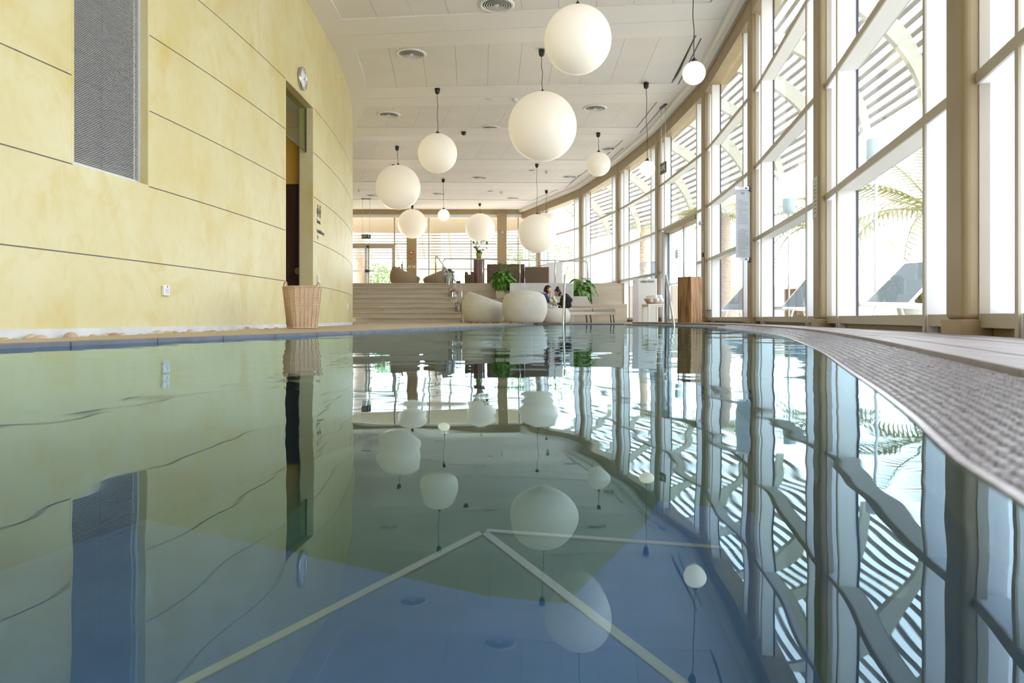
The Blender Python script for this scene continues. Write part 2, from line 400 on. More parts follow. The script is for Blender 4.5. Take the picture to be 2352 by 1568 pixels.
# ventilation grille: frame, central bar, one slat per row
gy0, gy1, gz0, gz1 = LOUV[0]+.012, LOUV[1]-.012, LOUV[2]+.012, LOUV[3]-.012
gx = lambda y: wallL(gy0)+(wallL(gy1)-wallL(gy0))*(y-gy0)/(gy1-gy0)-.09
ang = math.atan2(gx(gy1)-gx(gy0), gy1-gy0)
grille = thing('ventilation_grille', 'tall silver ventilation grille with horizontal slats in the yellow wall', 'vent', (gx(gy0), gy0, gz0), -ang)
GW, GH = math.hypot(gx(gy1)-gx(gy0), gy1-gy0), gz1-gz0
fr = MB()
fr.box(-.03,.012,0,.035,0,GH).box(-.03,.012,GW-.035,GW,0,GH).box(-.03,.012,.035,GW-.035,0,.035).box(-.03,.012,.035,GW-.035,GH-.035,GH)
fr.build('frame', M['silver'], grille)
MB().box(-.026,-.020,GW*.49,GW*.49+.012,.035,GH-.035).build('centre_bar', M['seal'], grille)
MB().box(-.06,-.04,.03,GW-.03,.03,GH-.03).build('back_plate', M['seal'], grille)
sl = MB().obox((-.010,.036,-.003), (.008,0,.001), (0,GW-.072,0), (-.001,0,.0055)).mesh('slat')
sl.materials.append(M['louver'])
npitch = int((GH-.09)/.0165)
for k in range(npitch):
    o = link('slat', sl, None, grille); o.location = (0,0,.045+k*(GH-.09)/npitch)

# sauna passage behind the doorway
pass_x0, pass_x1 = -7.2, wallL(12.2)-.25
ps = MB()
ps.box(pass_x0, pass_x1, 13.15, 13.30, 2.60, 3.95)
wall_passage = tag(ps.build('wall_passage', M['orange']), 'orange plaster band above the dark door in the doorway', 'wall', kind='structure')
MB().box(pass_x0,pass_x0+.1,10.6,13.15,-.06,3.95).build('side_panel', M['orange'], wall_passage)
MB().box(pass_x0,pass_x1-.02,10.5,10.6,-.06,3.95).build('side_panel', M['orange'], wall_passage)
MB().box(pass_x0,pass_x1,10.5,13.3,3.95,4.05).build('ceiling_panel', M['white'], wall_passage)
MB().box(pass_x0,wallL(12.2)+.0,10.5,13.3,-.2,-.02).build('floor_slab', M['stone_deck'], wall_passage)
dd = thing('door_1', 'dark brown wooden door with round steel knob inside the doorway', 'door', (-4.0,13.15,-.02), kind='structure')
for k in range(6): MB().box(-3.1+k*.548,-3.1+k*.548+.542,-.045,0,0,2.62).build('door_plank', M['brown_door'], dd)
kn = P(684,622,13.05)
MB().lathe([(.0001,-.06),(.05,-.06),(.07,-.045),(.07,-.03),(.03,-.02),(.03,0)], 20, (kn.x+4.0,-.045,kn.z+.02), ax='Y').build('knob', M['chrome'], dd)
tr = thing('transom_window', 'green tinted glass panel at the top of the sauna doorway', 'window')
y0, y1 = DOOR[0]+.012, DOOR[1]-.012
a = Vector((wallL(y0)-.115,y0,3.14)); b = Vector((wallL(y1)-.115,y1,3.14)); u = b-a
MB().obox(a+u*.012, u*.976, (-.008,0,0), (0,0,.78)).build('pane', M['green_glass'], tr)
MB().obox(a+u*.0, u*.012, (-.03,0,0), (0,0,.78)).obox(a+u*.988, u*.012, (-.03,0,0), (0,0,.78)).obox(a+u*.012+Vector((0,0,-.012)), u*.976, (-.012,0,0), (0,0,.012)).build('frame', M['seal'], tr)
dl = thing('downlight', 'small bright round downlight inside the sauna passage', 'lamp', (-4.15,12.6,3.95))
MB().lathe([(.0001,-.012),(.05,-.012),(.05,0)], 16).build('lens', M['flame'], dl)
MB().lathe([(.052,-.014),(.075,-.014),(.075,0),(.052,0)], 16, closed=True).build('ring', M['silver'], dl)

# ------------------------------------------------------------------ floors, pool basin, water
def slab(name, mat, fx0, fx1, y0, y1, z0, z1, st=.4):
    return strip(MB(), yr(y0,y1,st), fx0, fx1, z0, z1).build(name, mat)
def gravel_edge(y):
    e = .45+max(0, min(1, (10-y)/6))*.85
    return wallL(y)+e if y < 19 else wallL(y)+.02
fl = strip(MB(), yr(-4,POOL_FAR,.4), gravel_edge, lambda y: pool_left(y)-.075, -.30, DECK_L)
floor_l = tag(fl.build('floor', M['stone_deck']), 'sand coloured stone deck between the yellow wall and the pool', 'floor', kind='structure')
ff = MB()
strip(ff, yr(POOL_FAR+.075,24.45,.4), lambda y: gravel_edge(y), lambda y: wallR(y)+.25, -.3, DECK_L)
tag(ff.build('floor_far', M['stone_deck']), 'beige stone deck in front of the steps beyond the pool', 'floor', kind='structure')
gb = strip(MB(), yr(-4,19,.4), wallL, lambda y: gravel_edge(y), -.3, -.075)
tag(gb.build('floor_gravel_bed', M['stone_deck']), 'sunken gravel trench at the foot of the yellow wall', 'floor', kind='structure')
# coping tiles on the left and far pool edge
cop = thing('pool_coping', 'grey coping tiles along the left and far edge of the pool', 'pool edge')
y = -2.9
while y < POOL_FAR:
    y2 = min(y+.62, POOL_FAR)
    strip(MB(), [y+.004,y2-.004], lambda q: pool_left(q)-.075, lambda q: pool_left(q)+.012, -.02, DECK_L+.004).build('coping_tile', M['edge_tile'], cop, .004)
    y = y2
x = pool_left(POOL_FAR)
XF = pool_right(POOL_FAR)
while x < XF:
    MB().box(x+.004, min(x+.62,XF)-.004, POOL_FAR-.012, POOL_FAR+.075, -.02, DECK_L+.004).build('coping_tile', M['edge_tile'], cop, .004)
    x += .62
# right side: grating, then a raised timber deck
def grate_out(y): return pool_right(y)+.02+min(.205, max(.1, (wallR(y)-pool_right(y))*.3))
gr = thing('pool_overflow_grate', 'grey plastic overflow grating curving along the right edge of the pool', 'grating')
strip(MB(), yr(-3,POOL_FAR,.2), lambda y: pool_right(y), lambda y: grate_out(y), -.10, -.025).build('gutter', M['grate_under'], gr)
strip(MB(), yr(-3,POOL_FAR,.15), lambda y: pool_right(y)-.006, lambda y: pool_right(y)+.006, -.06, .002).build('edge_strip', M['grate'], gr)
gm = MB(); y = -.2; row = 0
while y < 12:
    pit = .0125 if y < 2.5 else (.02 if y < 5 else .04)
    x0, x1 = pool_right(y)+.008, grate_out(y)-.01
    dx = pool_right(y+.05)-pool_right(y-.05); t = Vector((dx,.1,0)).normalized(); nn = Vector((t.y,-t.x,0))
    wdt = (x1-x0)*nn.x; nb = max(3, int(wdt/max(.0135, pit*.9)))
    for k in range(nb):
        c = Vector((x0,y,0))+nn*((k+.5+.25*(row%2))*wdt/(nb+.3))
        a0, a1 = nn*(wdt/nb*.37), t*(pit*.36)
        top = .003+.046*(k+.5)/nb+random.uniform(-.0015,.0015)
        vs = [c-a0-a1, c+a0-a1, c+a0+a1, c-a0+a1]
        vb = [(v.x,v.y,-.02) for v in vs]; vt = [(c.x+(v.x-c.x)*.7, c.y+(v.y-c.y)*.7, top) for v in vs]
        gm.add(vb+vt, [(4,5,6,7),(0,1,5,4),(1,2,6,5),(2,3,7,6),(3,0,4,7)])
    y += pit*max(.4, t.y); row += 1
tag(gm.build('grid_block', M['grate'], gr), kind='stuff')
strip(MB(), yr(12,POOL_FAR,.3), lambda y: pool_right(y)+.014, lambda y: grate_out(y)-.01, -.02, .020).build('cover_strip', M['grate'], gr)
floor_r = tag(strip(MB(), yr(-4,POOL_FAR+.075,.25), lambda y: grate_out(y), lambda y: wallR(y)+.25, -.3, DECK_R-.022).build('floor_right', M['shadow_gap']), 'timber deck between the overflow grating and the glass wall', 'floor', kind='structure')
nb = 5
for j in range(nb):
    y = -3.6
    while y < POOL_FAR:
        y2 = min(y+2.1+.35*((j*7+int(y))%3), POOL_FAR+.06)
        f0 = lambda q, j=j: grate_out(q)+.004+(wallR(q)-.02-grate_out(q))*(j/nb)
        f1 = lambda q, j=j: grate_out(q)-.003+(wallR(q)-.02-grate_out(q))*((j+1)/nb)
        strip(MB(), yr(y+.003,y2-.003,.35), f0, f1, DECK_R-.022, DECK_R+random.uniform(-.001,.001)).build('deck_board', M['deck'], floor_r)
        y = y2
# basin
bs = MB()
strip(bs, yr(-3,POOL_FAR,.4), lambda y: pool_left(y)-.07, lambda y: pool_left(y), -1.8, -.02)
strip(bs, yr(-3,POOL_FAR,.3), lambda y: pool_right(y)-.012, lambda y: pool_right(y)+.05, -1.8, -.06)
bs.box(-4.2,3.9,POOL_FAR-.01,POOL_FAR+.07,-1.8,-.02).box(-4.2,.5,-3.08,-3,-1.8,.02)
tag(bs.build('wall_pool', M['pool_wall']), 'tiled side walls of the pool under the water', 'wall', kind='structure')
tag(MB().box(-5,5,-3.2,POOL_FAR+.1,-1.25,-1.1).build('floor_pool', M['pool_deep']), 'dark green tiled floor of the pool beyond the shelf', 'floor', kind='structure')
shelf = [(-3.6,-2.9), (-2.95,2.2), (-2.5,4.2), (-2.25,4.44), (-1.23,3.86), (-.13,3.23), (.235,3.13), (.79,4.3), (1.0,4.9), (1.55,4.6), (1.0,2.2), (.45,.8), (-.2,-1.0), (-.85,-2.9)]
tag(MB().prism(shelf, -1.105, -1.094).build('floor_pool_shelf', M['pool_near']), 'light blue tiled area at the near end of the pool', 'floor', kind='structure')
def wline(p, q, w=.05):
    p, q = Vector((*p,-1.092)), Vector((*q,-1.092)); t = (q-p).normalized(); nn = Vector((-t.y,t.x,0))*w/2
    return MB().obox(p-nn, q-p, nn*2, (0,0,.006))
ln = thing('pool_floor_stripes', 'white tile stripes meeting in a point on the pool floor', 'stripe')
for p, q in (((-.167,4.18),(-1.28,2.12)), ((-.167,4.18),(.70,2.15)), ((-.15,4.2),(1.25,3.86))): wline(p,q).build('stripe', M['pool_line'], ln)
# water: a fine mesh, a shallow dip in front of the lens
wm = MB(); ys = []; y = -2.99
while y < POOL_FAR-.012: ys.append(y); y += .035 if -.2 < y < 2.5 else (.12 if y < 6 else .35)
ys.append(POOL_FAR-.012); NX = 60
def wz(x, y):
    r = math.hypot(x, y); return -.0030*math.exp(-(r/.55)**2)
for y in ys:
    a, b = pool_left(y)+.012, pool_right(y)-.010
    for k in range(NX+1):
        x = a+(b-a)*k/NX; wm.v.append((x,y,wz(x,y)))
for i in range(len(ys)-1):
    for k in range(NX):
        q = i*(NX+1)+k; wm.f.append((q,q+1,q+NX+2,q+NX+1)); wm.sm.append(True)
tag(wm.build('pool_water', water_mat()), 'still clear blue pool water mirroring the hall', 'water', kind='stuff')

# ------------------------------------------------------------------ ceiling
cl = MB(); strip(cl, yr(-4,BACKY+.3,.5), lambda y: -10 if y > 19 else wallL(y)-.26, lambda y: wallR(y)+.5, ZC+.05, ZC+.3)
ceiling = tag(cl.build('ceiling', M['shadow_gap']), 'white suspended ceiling with shallow panelled recesses', 'ceiling', kind='structure')
def cl_left(y): return max(wallL(y)-.02, -9) if y < 20 else -9.0
LINES = [(-3.0,-.25), (1.2,-.22), (5.3,-.19), (9.4,-.15), (13.55,-.11), (17.72,-.055), (21.5,-.01), (25.7,.02), (29.9,.03), (34.2,.03)]
def ly(k, x): return LINES[k][0]+LINES[k][1]*(x-.69)
def cquad(f0, f1, xa, xb, z0, z1, mat, name, m=6):
    """ceiling piece between two lines y=f0(x), y=f1(x), x from xa to xb (functions of y at both ends)"""
    x00, x10 = xa(f0(0)), xb(f0(0)); x01, x11 = xa(f1(0)), xb(f1(0))
    vs = []; fs = []
    for i in range(m+1):
        t = i/m
        for xx in (0, 1):
            yv = None
            x = (x00+(x01-x00)*t) if xx == 0 else (x10+(x11-x10)*t)
            for _ in range(3):
                yv = f0(x)+(f1(x)-f0(x))*t
                x = xa(yv) if xx == 0 else xb(yv)
            vs += [(x,yv,z0), (x,yv,z1)]
    for i in range(m):
        a, b = i*4, i*4+4
        fs += [(a,b,b+2,a+2), (a+1,a+3,b+3,b+1), (a,a+1,b+1,b), (a+2,b+2,b+3,a+3)]
    fs += [(0,2,3,1), (4*m,4*m+1,4*m+3,4*m+2)]
    return MB().add(vs, fs).build(name, mat, ceiling)
cfl = lambda y: (wallL(y)+.45) if y < 18 else wallL(18)+.45-(y-18)*.32
cfr = lambda y: wallR(y)-.62
wl_in = lambda y: (wallL(y)+.0) if y < 19 else -9.2
wr_in = lambda y: wallR(y)-.10
for k in range(len(LINES)):
    f = lambda x, k=k: ly(k,x)
    for s0, s1 in ((-.72,-.009), (.009,.72)):
        cquad(lambda x: f(x)+s0, lambda x: f(x)+s1, wl_in, wr_in, ZC, ZC+.06, M['ceil_white'], 'ceiling_band')
    if k+1 < len(LINES):
        g0 = lambda x, k=k: ly(k,x)+.72; g1 = lambda x, k=k: ly(k+1,x)-.72
        cquad(g0, g1, wl_in, lambda y: cfl(y)-.008, ZC, ZC+.06, M['ceil_white'], 'ceiling_band')
        cquad(g0, g1, lambda y: cfr(y)+.02, wr_in, ZC, ZC+.06, M['ceil_white'], 'ceiling_band')
        npan = 10
        for j in range(npan):
            xa = lambda y, j=j: cfl(y)+(cfr(y)-cfl(y))*j/npan+.0025
            xb = lambda y, j=j: cfl(y)+(cfr(y)-cfl(y))*(j+1)/npan-.0025
            cquad(lambda x: g0(x)+.004, lambda x: g1(x)-.004, xa, xb, ZC+.022, ZC+.055, M['ceil'], 'ceiling_panel', 1)
g0 = lambda x: ly(9,x)+.73
cquad(g0, lambda x: BACKY+.1, wl_in, wr_in, ZC, ZC+.06, M['ceil_white'], 'ceiling_band')

# ------------------------------------------------------------------ glazed wall on the right
def frame_of(i):
    a, b = NODES[i], NODES[i+1]; u = (b-a); L = u.length; u = u/L; n = Vector((u.y,-u.x,0))
    return a, u, n, L
UP = Vector((0,0,1))
WLAB = ['far behind the viewer', 'beside the viewer at the right edge', 'at the far right between the two nearest columns', 'between the second and third nearest columns',
        'beside the hanging glass sign', 'with the double doors', 'behind the white display stand', 'above the tan panel by the lounger', 'right of the brown sofa', 'behind the overlapping globe lamps']
wn_ = 0
for i in range(len(NODES)-1):
    a, u, n, L = frame_of(i); wn_ += 1
    terr = NODES[i].y > 25
    zb = .10 if not terr else TERR_Z+.05
    is_door = (i == 5)
    W = thing('window_%d' % wn_, 'tall glazed bay of the right wall '+WLAB[i], 'window', kind='structure')
    mg = .70 if L > 3.5 else .35
    dep = .20
    xs = [.06, mg, L-mg, L-.06]
    # fins
    for k in (1, 2):
        o = a+u*(xs[k]-.02)+UP*(.02 if not terr else TERR_Z)
        h = HEAD-o.z
        MB().obox(o+n*.012, u*.04, n*(dep-.012), UP*h).build('fin', M['reveal'], W)
        MB().obox(o, u*.045, n*.012, UP*h).build('fin_edge', M['tan_light'], W)
        MB().obox(o+n*(dep-.02)+u*(.04 if k == 1 else -.008), u*.008, n*.02, UP*h).build('seal', M['seal'], W)
    # jamb posts beside the columns
    for e in (0.02, L-.06):
        MB().obox(a+u*e+UP*(zb if terr else .05), u*.04, n*(dep), UP*(HEAD-zb+.05)).build('jamb', M['reveal'], W)
    # transoms
    rows = ([zb]+[t for t in TZ if t > zb+.2]+[HEAD])
    for t in rows[1:-1]:
        for s0, s1 in zip(xs[:-1], xs[1:]):
            if is_door and s0 == xs[1] and t < TZ[1]-.1: continue
            MB().obox(a+u*(s0+.02)+n*.014+UP*(t-.03), u*(s1-s0-.04), n*(dep-.014), UP*.06).build('transom', M['reveal'], W)
            MB().obox(a+u*(s0+.02)+UP*(t-.034), u*(s1-s0-.04), n*.014, UP*.068).build('transom_edge', M['tan_light'], W)
    # sill rail
    for s0, s1 in zip(xs[:-1], xs[1:]):
        if is_door and s0 == xs[1]: continue
        MB().obox(a+u*(s0+.02)+n*.02+UP*zb, u*(s1-s0-.04), n*(dep-.0), UP*.075).build('sill_rail', M['tan_light'], W)
        if not terr: MB().obox(a+u*(s0+.02)+n*.08+UP*.03, u*(s1-s0-.04), n*.1, UP*.07).build('kick_plate', M['tan'], W)
    # panes
    for s0, s1, cl_ in ((xs[0],xs[1],0), (xs[1],xs[2],1), (xs[2],xs[3],0)):
        for z0, z1 in zip(rows[:-1], rows[1:]):
            if is_door and cl_ and z0 < TZ[1]-.1: continue
            MB().obox(a+u*(s0+.02)+n*(dep-.012)+UP*(z0+.03), u*(s1-s0-.04), n*.008, UP*(z1-z0-.06)).build('clear_pane' if cl_ else 'frosted_pane', M['glass'] if cl_ else M['frost'], W)
    if terr or i == 7:
        MB().obox(a+n*.02+UP*.0, u*L, n*.16, UP*(TERR_Z+.05)).build('solid_panel', M['tan'], W)
    # head beam and cove
    MB().obox(a-n*.05-u*.05+UP*HEAD, u*(L+.1), n*.40, UP*.32).build('head_beam', M['tan'], W)
    if is_door:
        D = thing('door_2', 'glazed double doors with tan frames in the right wall', 'door', kind='structure')
        x0, x1, zt = mg+.03, L-mg-.03, TZ[1]-.035
        MB().obox(a+u*x0-n*.02+UP*(zt-.12), u*(x1-x0), n*.24, UP*.12).build('door_head', M['tan'], D)
        mid = (x0+x1)/2
        for q0, q1 in ((x0,mid-.005), (mid+.005,x1)):
            for e0, e1 in ((q0,q0+.07), (q1-.07,q1)):
                MB().obox(a+u*e0+n*.12+UP*.05, u*(e1-e0), n*.05, UP*(zt-.17)).build('stile', M['silver'], D)
            MB().obox(a+u*(q0+.07)+n*.12+UP*.05, u*(q1-q0-.14), n*.05, UP*.09).build('bottom_rail', M['silver'], D)
            MB().obox(a+u*(q0+.07)+n*.14+UP*.14, u*(q1-q0-.14), n*.008, UP*(zt-.26)).build('pane', M['glass'], D)
            MB().tube([a+u*(q0+.05)+n*.08+UP*1.08, a+u*(q1-.05)+n*.08+UP*1.08], .018, 8).build('push_bar', M['chrome'], D)
    # outside reveal post at the hinge side, a pale round downpipe
    if is_door: tag(MB().tube([a+u*(L-mg-.02)-n*.0+UP*.05, a+u*(L-mg-.02)-n*.0+UP*2.55], .085, 20).build('downpipe', M['silver']), 'pale round steel post beside the glazed double doors', 'post')
# cove between beam and ceiling, following the wall
cv = MB(); prof = [(.00,5.52), (-.12,5.50), (-.20,5.53), (-.24,5.60), (-.25,5.66), (.30,5.70), (.30,5.52)]
vs = []; fs = []
NYS = [nd for nd in NODES]
for i, nd in enumerate(NYS):
    ta = (NYS[min(i+1,len(NYS)-1)]-NYS[max(i-1,0)]).normalized(); n = Vector((ta.y,-ta.x,0))
    for o, z in prof: vs.append((nd.x+n.x*o, nd.y+n.y*o, z))
k = len(prof)
for i in range(len(NYS)-1):
    for j in range(k): fs.append((i*k+j, i*k+(j+1)%k, (i+1)*k+(j+1)%k, (i+1)*k+j))
cv.add(vs, fs)
tag(cv.build('trim_1', M['cove']), 'rounded grey cove between the tan beam and the ceiling', 'trim', kind='structure')
# steel columns inside the glass
CLAB = [None, None, 'nearest broad tan steel column at the right', 'tan steel column carrying a paper notice', 'tan steel column holding the hanging glass sign', 'tan steel column behind the wooden cube', 'tan steel column behind the white display stand', 'tan steel column at the foot end of the pale lounger', 'tan steel column on the terrace behind the leafy plant', 'tan steel column below the overlapping globe lamps']
for i in range(2, 10):
    nd = NODES[i]; ta = (NODES[i+1]-NODES[i-1]).normalized(); n = Vector((ta.y,-ta.x,0))
    zb = TERR_Z if nd.y > 25.5 else DECK_R-.01
    c = thing('column', CLAB[i], 'column', (nd.x,nd.y,zb), math.atan2(-ta.x, ta.y), 'tan columns along the glass wall')
    MB().box(-.065,.06,-.15,.15,.09,HEAD+.3-zb).build('shaft', M['tan'], c, .035, 4)
    MB().box(-.08,.075,-.165,.165,0,.095).build('base_shoe', M['tan'], c, .004)
    MB().box(.01,.062,-.158,-.150,.09,HEAD-zb).build('pale_strip', M['tan_light'], c)  # lighter plate paints the brighter-lit side onto the shaft

# ------------------------------------------------------------------ far glazed wall on the terrace
bw = thing('window_11', 'wide glazed end wall of the terrace with mullions', 'window', kind='structure')
def X(px, d=BACKY): return (px-1176)*d/F
MB().box(-9.5,NODES[-1].x+.2,BACKY-.1,BACKY+.3,5.42,ZC+.05).build('head_beam', M['tan'], bw)
MB().box(-9.5,NODES[-1].x,BACKY,BACKY+.2,HEAD+.05,5.42).build('head_frame', M['reveal'], bw)
MULL = [X(770), X(906), X(985), X(1082), X(1190)]
for x in MULL: MB().box(x-.03,x+.03,BACKY,BACKY+.18,TERR_Z,HEAD+.05).build('mullion', M['tan_light'], bw)
spans = [(-9.5,MULL[0]), (MULL[0],MULL[1]), (MULL[1],X(935)), (X(958),MULL[2]), (MULL[2],MULL[3]), (MULL[3],X(1142)), (X(1164),MULL[4]), (MULL[4],NODES[-1].x)]
for (x0, x1) in spans:
    rows = [TERR_Z+.05, 2.65, 3.93, HEAD+.05]
    for k, (z0, z1) in enumerate(zip(rows[:-1], rows[1:])):
        if (x0, x1) == spans[1] and k < 2: continue
        MB().box(x0+.03,x1-.03,BACKY+.1,BACKY+.108,z0+.025,z1-.025).build('clear_pane', M['glass'], bw)
        if k: MB().box(x0+.03,x1-.03,BACKY+.02,BACKY+.16,z0-.025,z0+.025).build('transom', M['tan_light'], bw)
MB().box(-9.5,NODES[-1].x,BACKY,BACKY+.2,TERR_Z-.1,TERR_Z+.07).build('sill_rail', M['tan_light'], bw)
for nm, (p0, p1), lab in (('a',(935,958),'broad tan end-wall column with red alarm box'), ('b',(1142,1164),'broad tan end-wall column behind the brown sofa')):
    c = thing('column', lab, 'column', ((X(p0)+X(p1))/2,BACKY,TERR_Z), 0, 'tan columns of the end wall')
    MB().box(X(p0)-X((p0+p1)/2),X(p1)-X((p0+p1)/2),-.22,.2,0,5.45-TERR_Z).build('shaft', M['tan'], c, .02, 2)
D = thing('door_3', 'glazed double door with grey frames in the far end wall', 'door', kind='structure')
x0, x1, zt = MULL[0]+.03, MULL[1]-.03, 3.90
MB().box(x0,x1,BACKY-.02,BACKY+.16,zt-.2,zt).build('door_head', M['tan_light'], D)
xm = X(843)
for q0, q1 in ((x0,xm-.01), (xm+.01,x1)):
    for e in (q0, q1-.11): MB().box(e,e+.11,BACKY+.03,BACKY+.1,TERR_Z+.05,zt-.2).build('stile', M['louver'], D)
    MB().box(q0+.11,q1-.11,BACKY+.06,BACKY+.068,TERR_Z+.1,zt-.2).build('pane', M['glass'], D)
    MB().tube([(q0+.05,BACKY-.02,2.55),(q1-.05,BACKY-.02,2.55)], .03, 8).build('push_bar', M['chrome'], D)
MB().cbox((xm+.05,BACKY-.02,3.78),.12,.08,.12).build('door_closer', M['seal'], D)
MB().cbox((xm,BACKY-.03,2.55),.16,.06,.14).build('lock_box', M['seal'], D)
# closing walls out of view
tag(MB().box(-9.7,-9.5,19,BACKY+.3,0,ZC+.05).build('wall_far_left', M['plaster']), 'plain side wall of the terrace behind the yellow wall', 'wall', kind='structure')
tag(MB().box(-9.7,wallL(21.6)+.0,21.62,21.85,-.1,ZC+.05).build('wall_stair_side', M['plaster']), 'yellow return wall hidden beside the stone steps', 'wall', kind='structure')
tag(MB().box(-6,1.2,-4.3,-4.05,-.1,ZC+.05).build('wall_behind', M['white']), 'plain white wall behind the viewer', 'wall', kind='structure')

# ------------------------------------------------------------------ steps and terrace
ST_Y, TR, RI, NS = 22.1, .335, (TERR_Z-DECK_L)/8, 8
stx1 = lambda k: -1.50 if k < 5 else -2.02
stairs = thing('staircase', 'broad flight of eight pale stone steps up to the terrace', 'stairs')
for k in range(NS):
    y0 = ST_Y+k*TR; z1 = DECK_L+(k+1)*RI
    ye = y0+TR+.02 if k < NS-1 else y0+.6
    cuts = [-7.6]; x = -7.6+.5+.37*(k%3)
    while x < stx1(k)-.4: cuts.append(x); x += 2.3
    cuts.append(stx1(k))
    for c0, c1 in zip(cuts[:-1], cuts[1:]):
        MB().box(c0+.003,c1-.003,y0-.045,ye,z1-.04,z1).build('tread_slab', M['step'], stairs, .006)
        MB().box(c0+.003,c1-.003,y0,ye,z1-RI+.0,z1-.04).build('riser_slab', M['step'], stairs)
tf = MB()
tf.box(-9.5,stx1(7),TERR_Y+.55,BACKY+.2,TERR_Z-.25,TERR_Z)
tf.prism([(stx1(7),TERR_Y),(NODES[7].x+.2,TERR_Y)]+[(NODES[k].x+.2,NODES[k].y) for k in (7,8,9,10)]+[(NODES[10].x+.2,BACKY+.2),(stx1(7),BACKY+.2)], TERR_Z-.25, TERR_Z)
tag(tf.build('floor_terrace', M['step']), 'pale stone floor of the raised terrace', 'floor', kind='structure')
tw = MB(); tw.box(stx1(7)+.004,NODES[7].x+.15,TERR_Y+.01,TERR_Y+.2,-.1,TERR_Z-.25).box(-9.5,-7.6,ST_Y,TERR_Y+.6,-.1,TERR_Z)
tag(tw.build('wall_terrace', M['step']), 'pale stone front wall of the terrace beside the steps', 'wall', kind='structure')
# stepped ledges beside the flight and a white planter block
tag(MB().box(stx1(7)+.004,-.10,23.35,TERR_Y+.005,.02,.78).build('stone_ledge', M['step'], None, .01), 'pale stone ledge beside the steps under the leafy potted plant', 'ledge')
tag(MB().box(-.07,1.95,22.75,TERR_Y+.005,.02,1.27).build('planter_block', M['plinth'], None, .01), 'white rendered block below the terrace railing behind the couple', 'block')
tag(MB().box(1.96,3.75,23.4,TERR_Y+.005,.02,.62).build('stone_bench', M['step'], None, .01), 'low stone ledge behind the pale lounger', 'ledge')

def rail(name, label, pts_list, r=.021, group=None, mat='chrome', cat='railing'):
    t = thing(name, label, cat, (0,0,0), 0, group)
    for nm, pts in pts_list: MB().tube(pts, r if nm != 'post' else r*.9, 8).build(nm, M[mat], t)
    return t
def bend(p, q, s, r=.1, n=5):
    """three points to a rounded corner at q"""
    p, q, s = Vector(p), Vector(q), Vector(s); a = q+(p-q).normalized()*r; b = q+(s-q).normalized()*r
    return [a*(1-t)**2+q*2*t*(1-t)+b*t*t for t in [k/n for k in range(n+1)]]
hx = -2.28
p_top, p_low = Vector((hx-.05,24.55,2.33)), Vector((-1.58,22.2,1.04))
pa, pb = P(1001,587,24.6), P(1060,664,22.1)
top_post = Vector((pa.x,24.6,TERR_Z)); 
rail('stair_handrail', 'brushed steel handrail sloping down beside the stone steps',
     [('handrail', [top_post]+bend(top_post, Vector((pa.x,24.55,pa.z+.02)), pb, .16)+bend(Vector((pa.x,24.55,pa.z)), Vector((pb.x,pb.y,pb.z)), Vector((pb.x,pb.y,0)), .12)+[Vector((pb.x,pb.y,DECK_L))]),
      ('post', [(P(1031,625,23.4).x,23.4,P(1031,622,23.4).z), (P(1031,625,23.4).x,23.4,.85)])])
ra, rb = P(1017,594,24.75), P(1350,601,24.75)
RY = 24.75
ra = Vector((ra.x,RY,2.21)); rb = Vector((rb.x,RY,2.12))
mids = [P(px,600,RY).x for px in (1108,1194,1275)]
rail('terrace_railing', 'thin brushed steel railing along the front of the terrace',
     [('top_rail', [Vector((ra.x,RY,TERR_Z))]+bend((ra.x,RY,TERR_Z), ra, rb, .18)+bend(ra, rb, (rb.x,RY,TERR_Z), .14)+[Vector((rb.x,RY,TERR_Z))])]+
     [('post', [(x,RY,TERR_Z), (x,RY,ra.z+(rb.z-ra.z)*(x-ra.x)/(rb.x-ra.x))]) for x in mids])
# pool ladder rails
def pool_rail(label, px_top, px_bot, d0, d1, ytop=629):
    t = P(px_top, ytop, d0); b = P(px_bot, 748, d1)
    p0 = Vector((t.x,d0,DECK_L)); pt = Vector((t.x,d0-.02,t.z)); pb = Vector((b.x,d1,-.5))
    return rail('pool_handrail', label, [('tube', [p0]+bend(p0, pt, pb, .07)+[pb]), ('foot', [p0, p0+Vector((0,0,.02))])], .024, 'steel rails of the pool steps', 'chrome', 'handrail')
pool_rail('upright steel pool handrail in front of the round rattan table', 1297, 1292, 18.48, 17.0)
pool_rail('slanting steel pool handrail left of the wooden cube', 1529, 1558, 16.1, 13.9)

# ------------------------------------------------------------------ lamps and ceiling fittings
def globe(label, px, py, dia_px, d, canopy_px=None, lit=False):
    c = P(px, py, d); r = dia_px*d/F/2
    t = thing('globe_lamp', label, 'lamp', (c.x, c.y, c.z-r), 0, 'round opal globe pendant lamps')
    prof = [(max(r*math.sin(PI*j/24),.0001), r-r*math.cos(PI*j/24)) for j in range(25)]
    MB().lathe(prof, 40).build('globe', M['opal_lit' if lit else 'opal'], t)
    MB().lathe([(.045,2*r-.012),(.045,2*r+.03),(.02,2*r+.045),(.02,2*r+.06)], 14).build('cap', M['black'], t)
    top = ZC-(c.z-r)
    dx = ((canopy_px-px)*d/F) if canopy_px else 0
    pts = [(0,0,2*r+.05)]
    for k in range(1, 7):
        f = k/6; pts.append((dx*f+.012*math.sin(k*2.1+px), .01*math.sin(k*1.7), 2*r+.05+(top-.1-2*r-.05)*f))
    pts[-1] = (dx,0,top-.1)
    MB().tube(pts, .007, 6).build('cord', M['black'], t)
    MB().lathe([(.035,top-.13),(.055,top-.1),(.065,top-.0)], 14, (dx,0,0)).build('ceiling_rose', M['black'], t)
    return t
globe('large white globe lamp nearest the viewer at the top', 1327, 92, 154, 9.9)
globe('largest white globe lamp hanging below the nearest one', 1246, 291, 157, 14.73, 1244)
